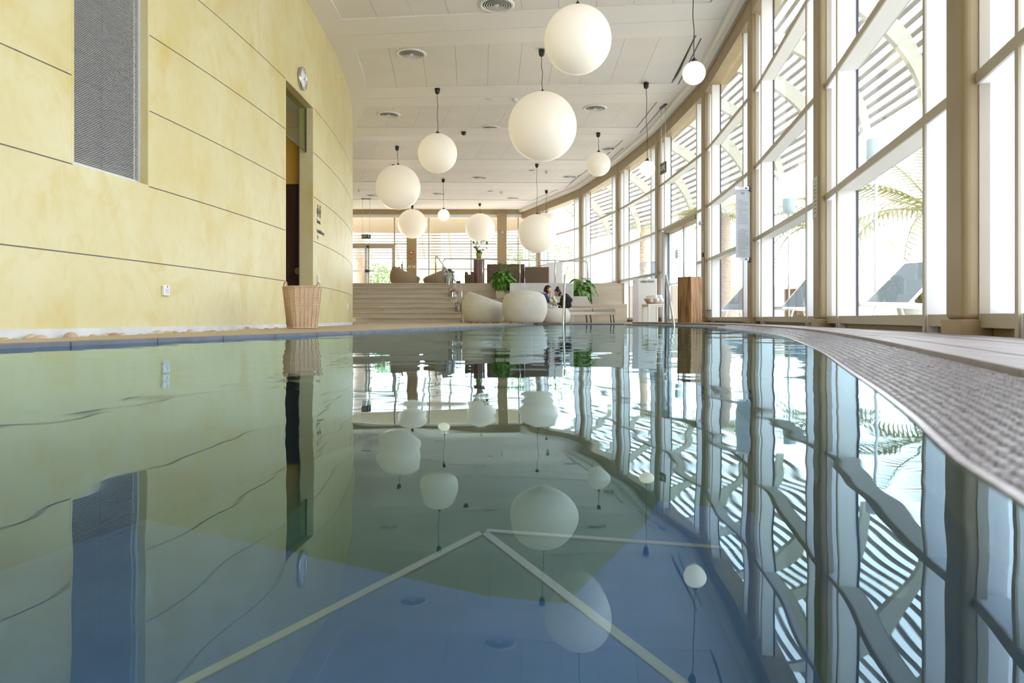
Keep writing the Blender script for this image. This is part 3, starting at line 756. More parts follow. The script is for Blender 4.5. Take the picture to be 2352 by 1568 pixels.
globe('medium cream globe lamp hanging left of centre', 1005, 352, 90, 17.2, 1004.5)
globe('large cream globe lamp close to the edge of the yellow wall', 914.5, 430, 102, 23.0, 912)
globe('cream globe lamp hidden behind the large one by the wall', 904, 452, 56, 25.7, 904, True)
globe('beige globe lamp in front of the far tan column', 947, 514, 67, 35.0, 947)
globe('white globe lamp above the flowers on the dark pedestal', 1103, 524, 68, 34.4, 1102)
globe('large white globe lamp in front of its smaller neighbour', 1233.5, 536, 88, 25.6, 1233)
globe('white globe lamp overlapped by the larger one in front', 1254, 514, 51, 30.9, 1255)
globe('white globe lamp hanging before the curve of the tan beam', 1375, 377, 55, 21.3, 1374)
globe('small lit globe lamp against the slatted window', 1487, 387, 35, 16.8, 1484, True)
globe('small lit globe lamp nearest the glass wall', 1594, 168, 52, 11.3, 1591, True)
globe('smallest lit yellow globe lamp over the steps', 1019, 494, 27, 28.4, 1018, True)
rs = thing('ceiling_hook', 'bare black ceiling rose without a lamp', 'ceiling fitting', P(1065,303,9075/(731-303)))
MB().lathe([(.0001,-.10),(.05,-.09),(.08,0)], 14).build('rose', M['black'], rs)
rs.location.z = ZC

def diffuser(label, px, py):
    d = (ZC-CAMZ+.022)*F/(HOR-py); p = P(px, py, d)
    t = thing('air_diffuser', label, 'vent', (p.x, p.y, ZC+.022), 0, 'round ceiling air diffusers')
    MB().lathe([(.25,.0),(.25,-.02),(.29,-.03),(.315,-.012),(.315,.0)], 32, closed=True).build('rim', M['white'], t)
    MB().lathe([(.0001,-.004),(.25,-.004),(.25,.0),(.0001,.0)], 32).build('throat', M['shadow_gap'], t)
    for k in range(5):
        r = .045+k*.042
        MB().lathe([(r,-.019),(r+.017,-.025),(r+.017,-.021),(r,-.015)], 32, closed=True).build('ring', M['white'], t)
    MB().lathe([(.0001,-.032),(.022,-.03),(.04,-.012),(.0001,-.010)], 20).build('hub', M['white'], t)
for lab, px, py in (('round air diffuser at the top edge of the photo', 1141, 10), ('round air diffuser on the ceiling above the clock side', 945, 123), ('round air diffuser by the curved edge of the yellow wall', 893, 263),
                    ('round air diffuser right of the largest globe lamp', 1367, 248), ('round air diffuser behind the bare ceiling rose', 1125, 294), ('round air diffuser above the globe lamp by the beam', 1402, 342),
                    ('round air diffuser in the middle of the far ceiling', 1102, 408), ('round air diffuser in the far ceiling near the tan beam', 1309, 406), ('round air diffuser above the smallest lit globe lamp', 1008, 445),
                    ('farthest round air diffuser on the ceiling', 1037, 463), ('round air diffuser left of the overlapping globe lamps', 1179, 455), ('round air diffuser half hidden by the large cream globe', 857, 449)):
    diffuser(lab, px, py)
for lab, px, py, k in (('flush round speaker in the ceiling band', 1125, 228, 0), ('small white smoke detector beside the flush speaker', 1183, 228, 1), ('small round sensor under the largest globe lamp', 1223, 393, 0), ('smoke detector near the cord of the overlapping lamps', 1256, 394, 1),
                       ('smoke detector on the ceiling by the yellow wall', 825, 436, 1), ('flush round speaker in the farthest ceiling band', 1127, 440, 0), ('farthest small smoke detector on the ceiling', 1152, 441, 1)):
    d = (ZC-CAMZ)*F/(HOR-py); p = P(px, py, d)
    t = thing('smoke_detector' if k else 'ceiling_speaker', lab, 'sensor', (p.x,p.y,ZC))
    if k:
        MB().lathe([(.0001,-.09),(.035,-.085),(.045,-.04)], 14).build('sensor_head', M['silver'], t); MB().lathe([(.0001,-.04),(.065,-.04),(.07,0)], 16).build('base', M['white'], t)
    else:
        MB().lathe([(.0001,-.008),(.10,-.008),(.10,0)], 20).build('grille', M['silver'], t); MB().lathe([(.10,0),(.10,-.012),(.125,-.008),(.125,0)], 20, closed=True).build('ring', M['white'], t)
# dark slot diffusers at the window side of the recesses
for lab, (x0, y0), (x1, y1) in (('dark slot diffuser in the ceiling behind the nearest lit lamp', (1610,88), (1558,193)), ('dark slot diffuser in the ceiling crossed by a lamp cord', (1524,243), (1469,306)), ('short dark slot diffuser in the ceiling above the far beam', (1432,339), (1403,365)), ('farthest dark slot diffuser along the ceiling recess', (1332,403), (1298,432))):
    a = P(x0,y0,(ZC-CAMZ)*F/(HOR-y0)); b = P(x1,y1,(ZC-CAMZ)*F/(HOR-y1)); a.z = b.z = ZC
    u = b-a; w = Vector((u.y,-u.x,0)).normalized()*.03
    t = thing('slot_diffuser', lab, 'vent', tuple(a))
    MB().obox(-w/2, u, w, (0,0,-.004)).build('slot', M['seal'], t)
    MB().obox(-w/2-w*.4, u, w*.4, (0,0,-.008)).build('pale_strip', M['ceil_white'], t)

# ------------------------------------------------------------------ things on the yellow wall
def on_wall(px, py, off=0.0):
    y = 5.0
    for _ in range(60):
        y2 = wallL(y)*F/(px-1176); y = y*.5+y2*.5
    dx = (wallL(y+.01)-wallL(y-.01))/.02
    u = Vector((dx,1,0)).normalized(); n = Vector((u.y,-u.x,0))
    p = Vector((wallL(y), y, CAMZ+(HOR-py)*y/F))+n*off
    return p, u, n, math.atan2(-dx, 1)
def text_mesh(body, size, bold=0):
    cu = bpy.data.curves.new('text', 'FONT'); cu.body = body; cu.size = size; cu.offset = bold; cu.extrude = .0008
    o = bpy.data.objects.new('text', cu); C.objects.link(o)
    dg = bpy.context.evaluated_depsgraph_get(); me = bpy.data.meshes.new_from_object(o.evaluated_get(dg))
    bpy.data.objects.remove(o); bpy.data.curves.remove(cu); return me
def text_on(body, size, org, u, n, mat, parent, align='L', bold=0, name='lettering'):
    me = text_mesh(body, size, bold); org, u, n = Vector(org), Vector(u), Vector(n)
    w = max(v.co.x for v in me.vertices) if me.vertices else 0
    sh = {'L':0, 'C':-w/2, 'R':-w}[align]
    for v in me.vertices: v.co = org+u*(v.co.x+sh)+UP*v.co.y+n*v.co.z
    me.materials.clear(); return link(name, me, mat, parent)
p, u, n, rz = on_wall(691, 181)
ck = thing('wall_clock', 'round steel wall clock high above the sauna doorway', 'clock', p, rz)
R_ = .19
MB().lathe([(R_-.012,.040),(R_-.012,.054),(R_,.054),(R_,0)], 36, ax='X').build('rim', M['chrome'], ck)
MB().lathe([(.0001,.046),(R_-.013,.046),(R_-.013,.0)], 36, ax='X').build('face', M['white'], ck)
for k in range(12):
    g = k*PI/6; c = Vector((.047, math.sin(g)*(R_-.045), math.cos(g)*(R_-.045)))
    MB().cbox(c,.003,.008,.03 if k%3 else .04, rx=-g).build('hour_mark', M['ink'], ck)
MB().obox((.048,-.006,-.02),(.003,0,0),(0,.012,0),(0,.075,.06)).build('hour_hand', M['ink'], ck)
MB().obox((.050,-.004,-.02),(.003,0,0),(0,.008,0),(0,.13,.02)).build('minute_hand', M['ink'], ck)
def wallbox(name, label, px, py, w, h, dep, screen=True):
    p, u, n, rz = on_wall(px, py); t = thing(name, label, 'switch', p, rz)
    MB().box(0,dep,-w/2,w/2,-h/2,h/2).build('housing', M['white'], t, .008)
    if screen: MB().box(dep,dep+.004,-w*.22,w*.28,-h*.28,h*.2).build('button', M['silver'], t); MB().lathe([(.0001,.004),(.008,.004),(.008,0)],10,(dep,w*.05,h*.36),ax='X').build('indicator', M['ink'], t)
    else: MB().box(dep,dep+.006,-w*.25,w*.25,-h*.2,h*.3).build('button', M['silver'], t)
wallbox('wall_switch', 'square white switch box low on the yellow wall', 378, 667, .115, .115, .03)
wallbox('wall_switch', 'small white call button above the wicker basket', 730, 641, .10, .14, .04, False)
wallbox('wall_switch', 'tiny white socket at the far edge of the yellow wall', 797, 703, .07, .13, .03, False)
sg = thing('wall_sign', 'dark printed sauna and restroom sign right of the doorway', 'sign')
p, u, n, rz = on_wall(727.5, 482, .003)
def fig(mb, cx, skirt):
    q = lambda x, z: p+u*(cx+x)+UP*z
    mb.lathe([(.0001,0),(.028,0)], 12, (0,0,0))
    o = len(mb.v)-24
    for i in range(o, len(mb.v)):
        x, y, z = mb.v[i]; mb.v[i] = tuple(q(x, .085+y)+n*.001)
    pts = [(-.05,.05),(.05,.05),(.06,-.03),(.035,-.03),(.03,-.12),(-.03,-.12),(-.035,-.03),(-.06,-.03)] if not skirt else [(-.04,.05),(.04,.05),(.075,-.06),(.03,-.06),(.028,-.12),(-.028,-.12),(-.03,-.06),(-.075,-.06)]
    mb.add([q(*w)+n*.001 for w in pts], [tuple(range(len(pts)-1,-1,-1))])
f1 = MB(); fig(f1, .07, True); f1.build('woman_symbol', M['ink'], sg)
f1 = MB(); fig(f1, .24, False); f1.build('man_symbol', M['ink'], sg)
for body, py, sz in (('Sauna', 511, .115), ('Health&Fitness', 533, .095)):
    q, u2, n2, _ = on_wall(727.5, py, .003); text_on(body, sz, q, u2, n2, M['ink'], sg, bold=.002)
q, u2, n2, _ = on_wall(728, 544, .003)
MB().add([q, q+u2*.05+UP*.05, q+u2*.07+UP*.05, q+u2*.03+UP*.008, q+u2*.12+UP*.008, q+u2*.12-UP*.008, q+u2*.03-UP*.008, q+u2*.07-UP*.05, q+u2*.05-UP*.05], [(8,7,6,5,4,3,2,1,0)]).build('arrow', M['ink'], sg)

# ------------------------------------------------------------------ pebbles and basket by the wall
peb = []
for k in range(5):
    bm = bmesh.new(); bmesh.ops.create_icosphere(bm, subdivisions=2, radius=1)
    ph = [random.uniform(0,6) for _ in range(6)]
    for v in bm.verts:
        c = v.co; v.co = c*(1+.13*math.sin(2.1*c.x+ph[0])+.12*math.sin(2.7*c.y+ph[1])+.08*math.sin(3.5*c.z+ph[2]))
    me = bpy.data.meshes.new('pebble'); bm.to_mesh(me); bm.free()
    for pg in me.polygons: pg.use_smooth = True
    for mm in stone_mats: 
        m2 = me.copy(); m2.materials.append(mm); peb.append(m2)
cnt = 0; placed = []
while cnt < 260:
    y = random.choice([random.uniform(4.3,11.2)]*3+[random.uniform(13.2,16.5)])
    a, b = wallL(y)+.07, gravel_edge(y)-.07
    s = random.uniform(.028,.062) if y < 12 else random.uniform(.022,.05)
    x = random.choice([random.uniform(a,b), b-abs(random.gauss(0,.15)), a+abs(random.gauss(0,.12))])
    if not (a < x < b) or any((x-q[0])**2+(y-q[1])**2 < (s+q[2])**2*.62 for q in placed): 
        cnt += .02; continue
    placed.append((x,y,s)); cnt += 1
    o = link('pebble', random.choice(peb), None); zs = random.uniform(.55,.85)
    o.location = (x,y,-.062+s*zs*.9); o.scale = (s*random.uniform(.85,1.3), s, s*zs); o.rotation_euler = (random.uniform(-.2,.2),random.uniform(-.2,.2),random.uniform(0,6))
    tag(o, 'rounded tan pebble in the gravel trench by the yellow wall', 'pebble', 'pebbles along the yellow wall')
fine = MB()
ico = [(0,0,1),(.89,0,.45),(.28,.85,.45),(-.72,.53,.45),(-.72,-.53,.45),(.28,-.85,.45)]
for _ in range(2600):
    y = random.uniform(3.8,18.5); x = random.uniform(wallL(y)+.02, gravel_edge(y)-.02); s = random.uniform(.015,.034); r = random.uniform(0,6)
    cz, sz = math.cos(r), math.sin(r)
    fine.add([(x+(a*cz-b*sz)*s*1.2, y+(a*sz+b*cz)*s, -.078+c*s) for a, b, c in ico], [(0,1,2),(0,2,3),(0,3,4),(0,4,5),(0,5,1)], True)
tag(fine.build('fine_gravel', stone_mats[1]), 'fine sandy gravel filling the trench along the yellow wall', 'gravel', kind='stuff')

b0 = P(694, 754, 9.32)
bk = thing('wicker_basket', 'tall square wicker laundry basket standing by the yellow wall', 'basket', (b0.x, b0.y, DECK_L), math.radians(33))
def sq(h, r, n=6):     # rounded square ring
    out = []
    for k in range(24):
        g = 2*PI*k/24+PI/24; c, s_ = math.cos(g), math.sin(g); e = (abs(c)**5+abs(s_)**5)**(-1/5)
        out.append((c*e*r, s_*e*r, h))
    return out
bb = MB(); rings = [(0,.155),(.015,.162)]+[(.015+.52*k/16, .162+.053*k/16) for k in range(1,17)]+[(.535,.205),(.50,.198),(.05,.15),(.05,.0005)]
for i, (h, r) in enumerate(rings): bb.v += sq(h, r)
for i in range(len(rings)-1):
    for k in range(24): bb.f.append((i*24+k, i*24+(k+1)%24, (i+1)*24+(k+1)%24, (i+1)*24+k)); bb.sm.append(False)
bb.f.append(tuple(reversed(range(24)))); bb.sm.append(False)
bb.build('body', M['wicker'], bk)
for h, r in ((.535,.216),(.40,.204),(.30,.194),(.012,.165)):
    pts = [Vector(v) for v in sq(h, r)]; MB().tube(pts+[pts[0]], .010 if h > .5 or h < .1 else .006, 6, caps=False).build('rim_braid' if h > .5 else 'woven_band', M['wicker'], bk)
bar = MB().obox((-.004,-.004,0),(.008,0,0),(0,.008,0),(0,0,.5)).mesh('stake'); bar.materials.append(M['wicker'])
for k in range(24):
    p0, p1 = Vector(sq(.02,.166)[k]), Vector(sq(.53,.217)[k])
    MB().tube([p0,p1], .0045, 5).build('stake', M['wicker'], bk)
for s in (-1, 1):
    MB().tube([(s*.215,math.cos(g)*.07,.535+math.sin(g)*.065) for g in [PI*k/8 for k in range(9)]], .009, 6).build('handle', M['wicker'], bk)

# ------------------------------------------------------------------ rattan pods and poolside group
def pod_mesh(R, zc, a, ztop, slope, seat):
    rz_ = lambda z: R*math.sqrt(max(.05, 1-((z-zc)/a)**2))
    mb = MB(); N, K = 40, 14; vs = []
    def top(g):
        z = ztop
        for _ in range(30): z = ztop-slope*(rz_(z)*math.cos(g))
        return z
    for k in range(K+1):
        for j in range(N):
            g = 2*PI*j/N; z = top(g)*k/K; r = rz_(z); vs.append((r*math.cos(g), r*math.sin(g), z))
    for k in range(1, 6):
        for j in range(N):
            g = 2*PI*j/N; t = top(g); z = t+(min(seat, t-.02)-t)*(k-1)/4; r = rz_(z)-.05; vs.append((r*math.cos(g), r*math.sin(g), z+(.012 if k == 1 else 0)))
    fs = []
    for k in range(K+5):
        for j in range(N): fs.append((k*N+j, k*N+(j+1)%N, (k+1)*N+(j+1)%N, (k+1)*N+j))
    fs.append(tuple(reversed(range(N))))
    mb.add(vs, fs, True); return mb, rz_
def pod(name, label, loc, rz, R=.62, ztop=.68, slope=.33, mat='rattan', pillows=(), seat=.36, scale=1):
    t = thing(name, label, 'armchair', loc, rz, 'round rattan pod chairs')
    mb, rf = pod_mesh(R, .40, .64, ztop, slope, seat)
    mb.build('shell', M[mat], t)
    r = rf(seat)-.06
    MB().lathe([(.0001,seat-.06),(r,seat-.06),(r,seat+.03),(r-.05,seat+.07),(.0001,seat+.085)], 32).build('seat_cushion', M['cushion'], t)
    for (x, y, z, ry, rzz, mm) in pillows: pillow(t, x, y, z, ry, rzz, mm)
    for k in range(5):
        g = k*2*PI/5+.4; MB().lathe([(.02,-.0),(.02,.02)], 10, (rf(0)*.8*math.cos(g), rf(0)*.8*math.sin(g), -.02)).build('foot', M['black'], t)
    return t
def pillow(parent, x, y, z, ry, rz, mm, s=.21, name='pillow'):
    mb = MB(); n = 10; vs = []
    m = Matrix.Translation((x,y,z)) @ Matrix.Rotation(rz,4,'Z') @ Matrix.Rotation(ry,4,'Y')
    for sd in (1, -1):
        for i in range(n+1):
            for j in range(n+1):
                a, b = i/n*2-1, j/n*2-1
                th = .075*(max(0,(1-a**4)*(1-b**4)))**.6; k = 1-.06*(1-abs(a)*abs(b))*(abs(a)+abs(b) > 1)
                vs.append(m @ Vector((sd*th, a*s*k, b*s*k)))
    fs = []; o = (n+1)**2
    for i in range(n):
        for j in range(n):
            q = i*(n+1)+j; fs.append((q,q+n+1,q+n+2,q+1)); fs.append((o+q,o+q+1,o+q+n+2,o+q+n+1))
    mb.add(vs, fs, True); return mb.build(name, M[mm], parent)
dz = DECK_L+.02
# +x of a pod is its open front
pod('pod_chair', 'rattan pod chair turned sideways with a taupe pillow by the pool', (P(1113,742,20.2).x, 20.2, dz), 0, .64, .70, pillows=[(-.34,-.05,.62,.5,.2,'taupe')])
pod('pod_chair', 'rattan pod chair with its rounded back to the pool', (P(1205,742,19.1).x, 19.1, dz), PI/2, R=.605, ztop=.70, slope=.30)
def table_pod(label, loc, R=.42, h=.40, cat='table'):
    t = thing('rattan_table', label, cat, loc)
    rz_ = lambda z: R*math.sqrt(1-((z-.2)/.34)**2)
    MB().lathe([(rz_(h*k/10), h*k/10) for k in range(11)]+[(rz_(h)-.03,h+.004)], 36).build('shell', M['rattan'], t)
    MB().lathe([(.0001,h),(rz_(h)-.035,h),(rz_(h)-.035,h+.012),(.0001,h+.012)], 32).build('table_top', M['ceramic'], t)
    return t
tp = P(1275, 742, 19.95)
table_pod('low round rattan table carrying drinks and a small bouquet', (tp.x, 19.95, DECK_L))
table_pod('rattan stool under the person in the navy shirt', (.80, 20.75, DECK_L), .34, .37, 'stool')
TT = DECK_L+.412
def vase_glass(name, label, x, y, r, h, mat):
    t = thing(name, label, 'glass', (x,y,TT)); MB().lathe([(r*.7,0),(r*.8,.004),(r,h),(r-.004,h),(r*.72,.01),(.0001,.01)], 18).build('bowl', M[mat], t)
    MB().lathe([(.0001,.012),(r*.75,.012),(r*.85,h*.55),(.0001,h*.55)], 16).build('drink', M['paper'], t)
for lab, px, dy, r, h in (('tall drinking glass on the rattan table next to the pod chair', 1265, 0, .032, .15), ('short drinking glass in the middle of the rattan table', 1271, .1, .035, .11), ('small white cup at the right on the rattan table', 1279, -.1, .03, .07)):
    vase_glass('drinking_glass', lab, P(px,700,19.9).x, 19.9+dy, r, h, 'acrylic' if 'cup' not in lab else 'ceramic')
# bouquet
def leaf_mesh(L, W, droop, fold=.15, name='leaf', seg=5):
    mb = MB(); vs = []; 
    for k in range(seg+1):
        t = k/seg; w = W*math.sin(PI*(t**.8))*.5+.001; z = -droop*t*t*L; x = L*t*(1-.25*droop*t)
        vs += [(x,-w,z+fold*w), (x,0,z), (x,w,z+fold*w)]
    fs = []
    for k in range(seg):
        a = k*3; fs += [(a,a+3,a+4,a+1), (a+1,a+4,a+5,a+2)]
    mb.add(vs, fs, True); return mb.mesh(name)
bq = thing('bouquet', 'small bouquet of pale flowers in a glass between the couple', 'flowers', (P(1271,700,20.1).x,20.1,TT))
MB().lathe([(.03,0),(.045,.10),(.04,.10),(.028,.008),(.0001,.008)], 16).build('vase', M['acrylic'], bq)
for k in range(9):
    g = k*.7; tip = Vector((math.cos(g)*.09*(.4+.6*(k%3)/2), math.sin(g)*.08, .20+.05*(k%4)/1.5))
    MB().tube([(0,0,.01), tip*.6+Vector((0,0,.02)), tip], .003, 5).build('flower_stem', M['leaf'], bq)
    MB().ball(tip,.035,.035,.028,10,6).build('blossom', M['petal'] if k%3 else M['vase_green'], bq)

# daybed
lb = thing('daybed', 'pale taupe daybed with a raised back panel beside the couple', 'daybed', (P(1284,740,21.2).x, 21.2, DECK_L))
LW = P(1411,740,21.2).x-P(1284,740,21.2).x
seatz = .33
MB().box(0,LW,-.30,.40,seatz-.10,seatz).build('frame', M['cushion'], lb, .01)
MB().box(0,LW*.580,-.31,.40,seatz+.004,seatz+.10).build('mattress', M['sling'], lb, .03, 3)
MB().box(LW*.588,LW,-.31,.40,seatz+.004,seatz+.10).build('mattress', M['sling'], lb, .03, 3)
MB().obox((.36,-.02,seatz+.11),(LW*.575-.36,0,0),(-.10,.34,.30),(0,-.04,.06)).build('back_panel', M['sling'], lb, .02, 2)
for x, y in ((.06,-.26),(LW*.49,-.26),(LW*.57,-.22),(LW-.04,-.26),(.06,.36),(LW-.04,.36)): MB().tube([(x,y,0),(x-.03,y,seatz-.1)], .016, 8).build('leg', M['seal'], lb)

# potted plants
def leafy(name, label, loc, n, L, W, R, H, mat, potr, poth, group=None, droop=(.3,.9), cat='plant', pot='ceramic', ribs=True, spread=1.0, stalk=.25):
    t = thing(name, label, cat, loc, 0, group)
    p_ = MB().lathe([(potr*.75,0),(potr*.9,.02)]+[(potr*(.9+.1*k/6)+(.012 if ribs and k%2 else 0), .02+(poth-.02)*k/6) for k in range(1,7)]+[(potr*.9,poth),(potr*.88,poth-.05),(.0001,poth-.05)], 28)
    p_.build('pot', M[pot], t)
    MB().lathe([(.0001,poth-.055),(potr*.87,poth-.055),(potr*.87,poth-.045),(.0001,poth-.04)], 20).build('soil', M['soil'], t)
    ms = [leaf_mesh(L*(.8+.2*k), W, droop[0]+(droop[1]-droop[0])*k/2) for k in range(3)]
    for me in ms: me.materials.append(M[mat])
    for k in range(6):
        g = k*2*PI/6; MB().tube([(0,0,poth-.06),(math.cos(g)*R*.25,math.sin(g)*R*.25,poth+H*.35),(math.cos(g)*R*.4,math.sin(g)*R*.4,poth+H*.8)], .011, 6).build('stem', M['leaf'], t)
    for k in range(n):
        g = k*2.399963; f = (k+.5)/n; el = -.9+1.8*f
        rr = R*math.sqrt(max(.05,1-(abs(el)**1.6)*.8))*random.uniform(.45,.8)*spread
        o = link('leaf', random.choice(ms), None, t)
        o.location = (math.cos(g)*rr*.7, math.sin(g)*rr*.7, poth+H*.5+el*H*.48)
        o.rotation_euler = (random.uniform(-.3,.3), -.75*el-random.uniform(-.2,.4)+.2, g+random.uniform(-.4,.4))
    return t
p1 = P(1155, 690, 23.7)
leafy('potted_plant', 'bushy green potted plant in a white ribbed pot by the terrace wall', (p1.x,23.75,.78), 240, .19, .115, .56, .66, 'leaf', .24, .30)
tl = leaf_mesh(.3,.13,.5); tl.materials.append(M['leaf'])
for k, (x, z) in enumerate(((-.1,1.12),(-.02,1.2),(.16,1.2),(.22,1.05),(.05,1.0),(-.2,.98))):
    root = [o for o in bpy.data.objects if o.name.startswith('potted_plant')][0]
    MB().tube([(0,0,.5),(x*.6,0,z*.8),(x,0,z)], .008, 5).build('stem', M['leaf'], root)
    o = link('leaf', tl, None, root); o.location = (x,0,z-.02); o.rotation_euler = (0,-.5,k*1.9)
p2 = P(1336, 690, 23.8)
leafy('potted_plant', 'tall potted plant with large pale veined drooping leaves behind the daybed', (p2.x,23.85,.62), 80, .36, .17, .40, .72, 'leaf_var', .2, .16, None, (.5,1.3), ribs=False)

# ------------------------------------------------------------------ terrace furniture
pod('pod_chair', 'shade-tinted rattan pod chair on the terrace left of the others', (P(930,650,28).x,28,TERR_Z+.02), 0, .58, .62, .40, 'rattan_shaded', [(-.3,0,.62,.6,.1,'taupe')])
pod('pod_chair', 'shade-tinted rattan pod chair on the terrace behind the stair rail', (P(1006,650,28).x,28.2,TERR_Z+.02), PI, .60, .55, .38, 'rattan_shaded', [(-.25,-.25,.60,.5,.3,'sofa'),(-.3,.15,.62,.5,-.2,'taupe')])
vz = P(919,608,28.4)
vs_ = thing('bud_vase', 'small brown vase with a green sprig behind the terrace pod chair', 'vase', (vz.x,28.9,TERR_Z))
MB().lathe([(.05,0),(.06,.5),(.03,.9),(.045,.98),(.04,.98),(.02,.9),(.0001,.9)], 14).build('vase', M['rattan_shaded'], vs_)
MB().tube([(0,0,.9),(.02,0,1.1)], .02, 6).build('sprig', M['leaf'], vs_)
def sofa(label, px0, px1, pytop, d, parts):
    a, b = P(px0,pytop,d), P(px1,pytop,d); H = a.z-TERR_Z; w = b.x-a.x
    t = thing('sofa', label, 'sofa', (a.x,d,TERR_Z), 0, 'brown sofas on the terrace')
    MB().box(0,w,0,.12,.06,H).build('backrest', M['sofa'], t, .03, 3)
    MB().box(.02,w-.02,.125,.78,.08,.30).build('base', M['sofa'], t, .02)
    for k in range(parts):
        MB().box(.11+(w-.22)*k/parts+.005,.11+(w-.22)*(k+1)/parts-.005,.13,.78,.305,.46).build('seat_cushion', M['taupe'], t, .04, 3)
    for x in (0, w-.1): MB().box(x,x+.1,.125,.78,.30,.60).build('armrest', M['sofa'], t, .03, 3)
    for x in (.06,w-.06):
        for y in (.06,.7): MB().lathe([(.02,0),(.025,.075)], 10, (x,y,0)).build('foot', M['black'], t)
sofa('wide brown sofa behind the railing at the centre of the terrace', 1118, 1205, 606, 26.6, 2)
sofa('narrower brown sofa right of the wide one on the terrace', 1206, 1261, 612.5, 26.3, 1)
sofa('low dark armchair left of the dark wooden pedestal', 1067, 1087, 630, 27.5, 1)
pw0, pw1 = P(1086,594,25.6), P(1113,594,25.6); Hh = pw0.z-TERR_Z
pd = thing('wooden_pedestal', 'tall dark red wooden pedestal carrying flowers on the terrace', 'pedestal', ((pw0.x+pw1.x)/2,25.85,TERR_Z), .5)
w = (pw1.x-pw0.x)*.36
for k in range(3): MB().box(-w+2*w*k/3+.002,-w+2*w*(k+1)/3-.002,-w,w,0,Hh).build('plank', M['wood_dark'], pd, .004)
fv = thing('flower_vase', 'white orchids in a lime green vase on the dark pedestal', 'flowers', ((pw0.x+pw1.x)/2,25.85,TERR_Z+Hh))
MB().lathe([(.07,0),(.10,.10),(.12,.22),(.11,.22),(.08,.03),(.0001,.03)], 18).build('vase', M['vase_green'], fv)
for k in range(16):
    g = k*2.4; tip = Vector((math.cos(g)*random.uniform(.1,.36), math.sin(g)*.22, random.uniform(.36,.66)))
    MB().tube([(0,0,.1), tip*.6+Vector((0,0,.08)), tip], .008, 5).build('flower_stem', M['stem'], fv)
    MB().ball(tip,.05,.05,.04,10,6).build('blossom', M['petal'] if k%4 else M['leaf'], fv)
lf = leaf_mesh(.24,.07,.5); lf.materials.append(M['leaf'])
for k in range(14):
    o = link('leaf', lf, None, fv); o.location = (0,0,.22); o.rotation_euler = (0,-.5-.05*k,k*2.4)
def lantern(label, loc, w, h, mat, group, loop=True):
    t = thing('lantern', label, 'lantern', loc, .25, group); s = .012 if w < .2 else .02
    for x in (-1,1):
        for y in (-1,1): MB().box(x*w/2-s/2,x*w/2+s/2,y*w/2-s/2,y*w/2+s/2,.0,h).build('corner_post', M[mat], t)
    MB().box(-w/2-s,w/2+s,-w/2-s,w/2+s,-.0,.025).build('base', M[mat], t); MB().box(-w/2-s,w/2+s,-w/2-s,w/2+s,h-.02,h+.012).build('roof', M[mat], t)
    MB().lathe([(w*.5,h+.012),(w*.18,h+.06),(w*.15,h+.09)], 4).build('cap', M[mat], t)
    MB().lathe([(.0001,.026),(w*.24,.026),(w*.24,h*.68),(.0001,h*.68)], 16).build('candle', M['candle'], t)
    for k, (ux, uy) in enumerate(((1,0),(-1,0),(0,1),(0,-1))):
        MB().cbox((ux*w/2,uy*w/2,h/2),.004 if ux else w-s*1.5,.004 if uy else w-s*1.5,h-.06).build('pane', M['acrylic'], t)
    if loop: MB().tube([(math.cos(g)*.05,0,h+.09+math.sin(g)*.07+.06) for g in [-PI/2+2*PI*k/12 for k in range(13)]], .005, 5).build('ring_handle', M['chrome'], t)
def step_top(k): return DECK_L+(k+1)*RI
lantern('wooden lantern with a white candle on the upper step', (P(1042,684,23.3).x,23.58,.782), .20, .26, 'taupe', 'lanterns by the steps')
lantern('wooden lantern with a white candle on the lower step', (P(1053,706,22.6).x,22.62,step_top(1)), .17, .26, 'taupe', 'lanterns by the steps')
lantern('tall black lantern on the terrace by the stair rail', (P(1030,650,25.5).x,25.9,TERR_Z), .30, .48, 'black', 'lanterns by the steps')
tp_ = thing('potted_plant', 'thin feathery potted plant beside the black terrace lantern', 'plant', (P(1049,650,25.6).x,26.25,TERR_Z))
MB().lathe([(.07,0),(.10,.16),(.09,.16),(.08,.13),(.0001,.13)], 14).build('pot', M['black'], tp_)
lf2 = leaf_mesh(.16,.045,.4); lf2.materials.append(M['leaf_pale'])
for k in range(12):
    g = k*2.4; tip = Vector((math.cos(g)*.35+.18*(k%3), math.sin(g)*.2, .30+.04*(k%6)))
    MB().tube([(0,0,.12), tip*.5+Vector((0,0,.12)), tip], .005, 5).build('stem', M['stem'], tp_)
    for q in range(4):
        o = link('leaf', lf2, None, tp_); o.location = tip*(.55+.15*q)+Vector((0,0,.1*(1-.33*q))); o.rotation_euler = (0,-.4,g+q*1.7)
bd0, bd1 = P(1256,602,27.5), P(1292,602,27.5)
rb_ = thing('display_board', 'blank white display pillar on the terrace right of the sofas', 'display', ((bd0.x+bd1.x)/2,27.6,TERR_Z))
ww = (bd1.x-bd0.x)/2
MB().box(-ww,ww,0,.3,.02,bd0.z-TERR_Z).build('panel', M['white'], rb_, .006)
MB().box(-ww-.02,ww+.02,-.03,.33,0,.02).build('base', M['silver'], rb_)

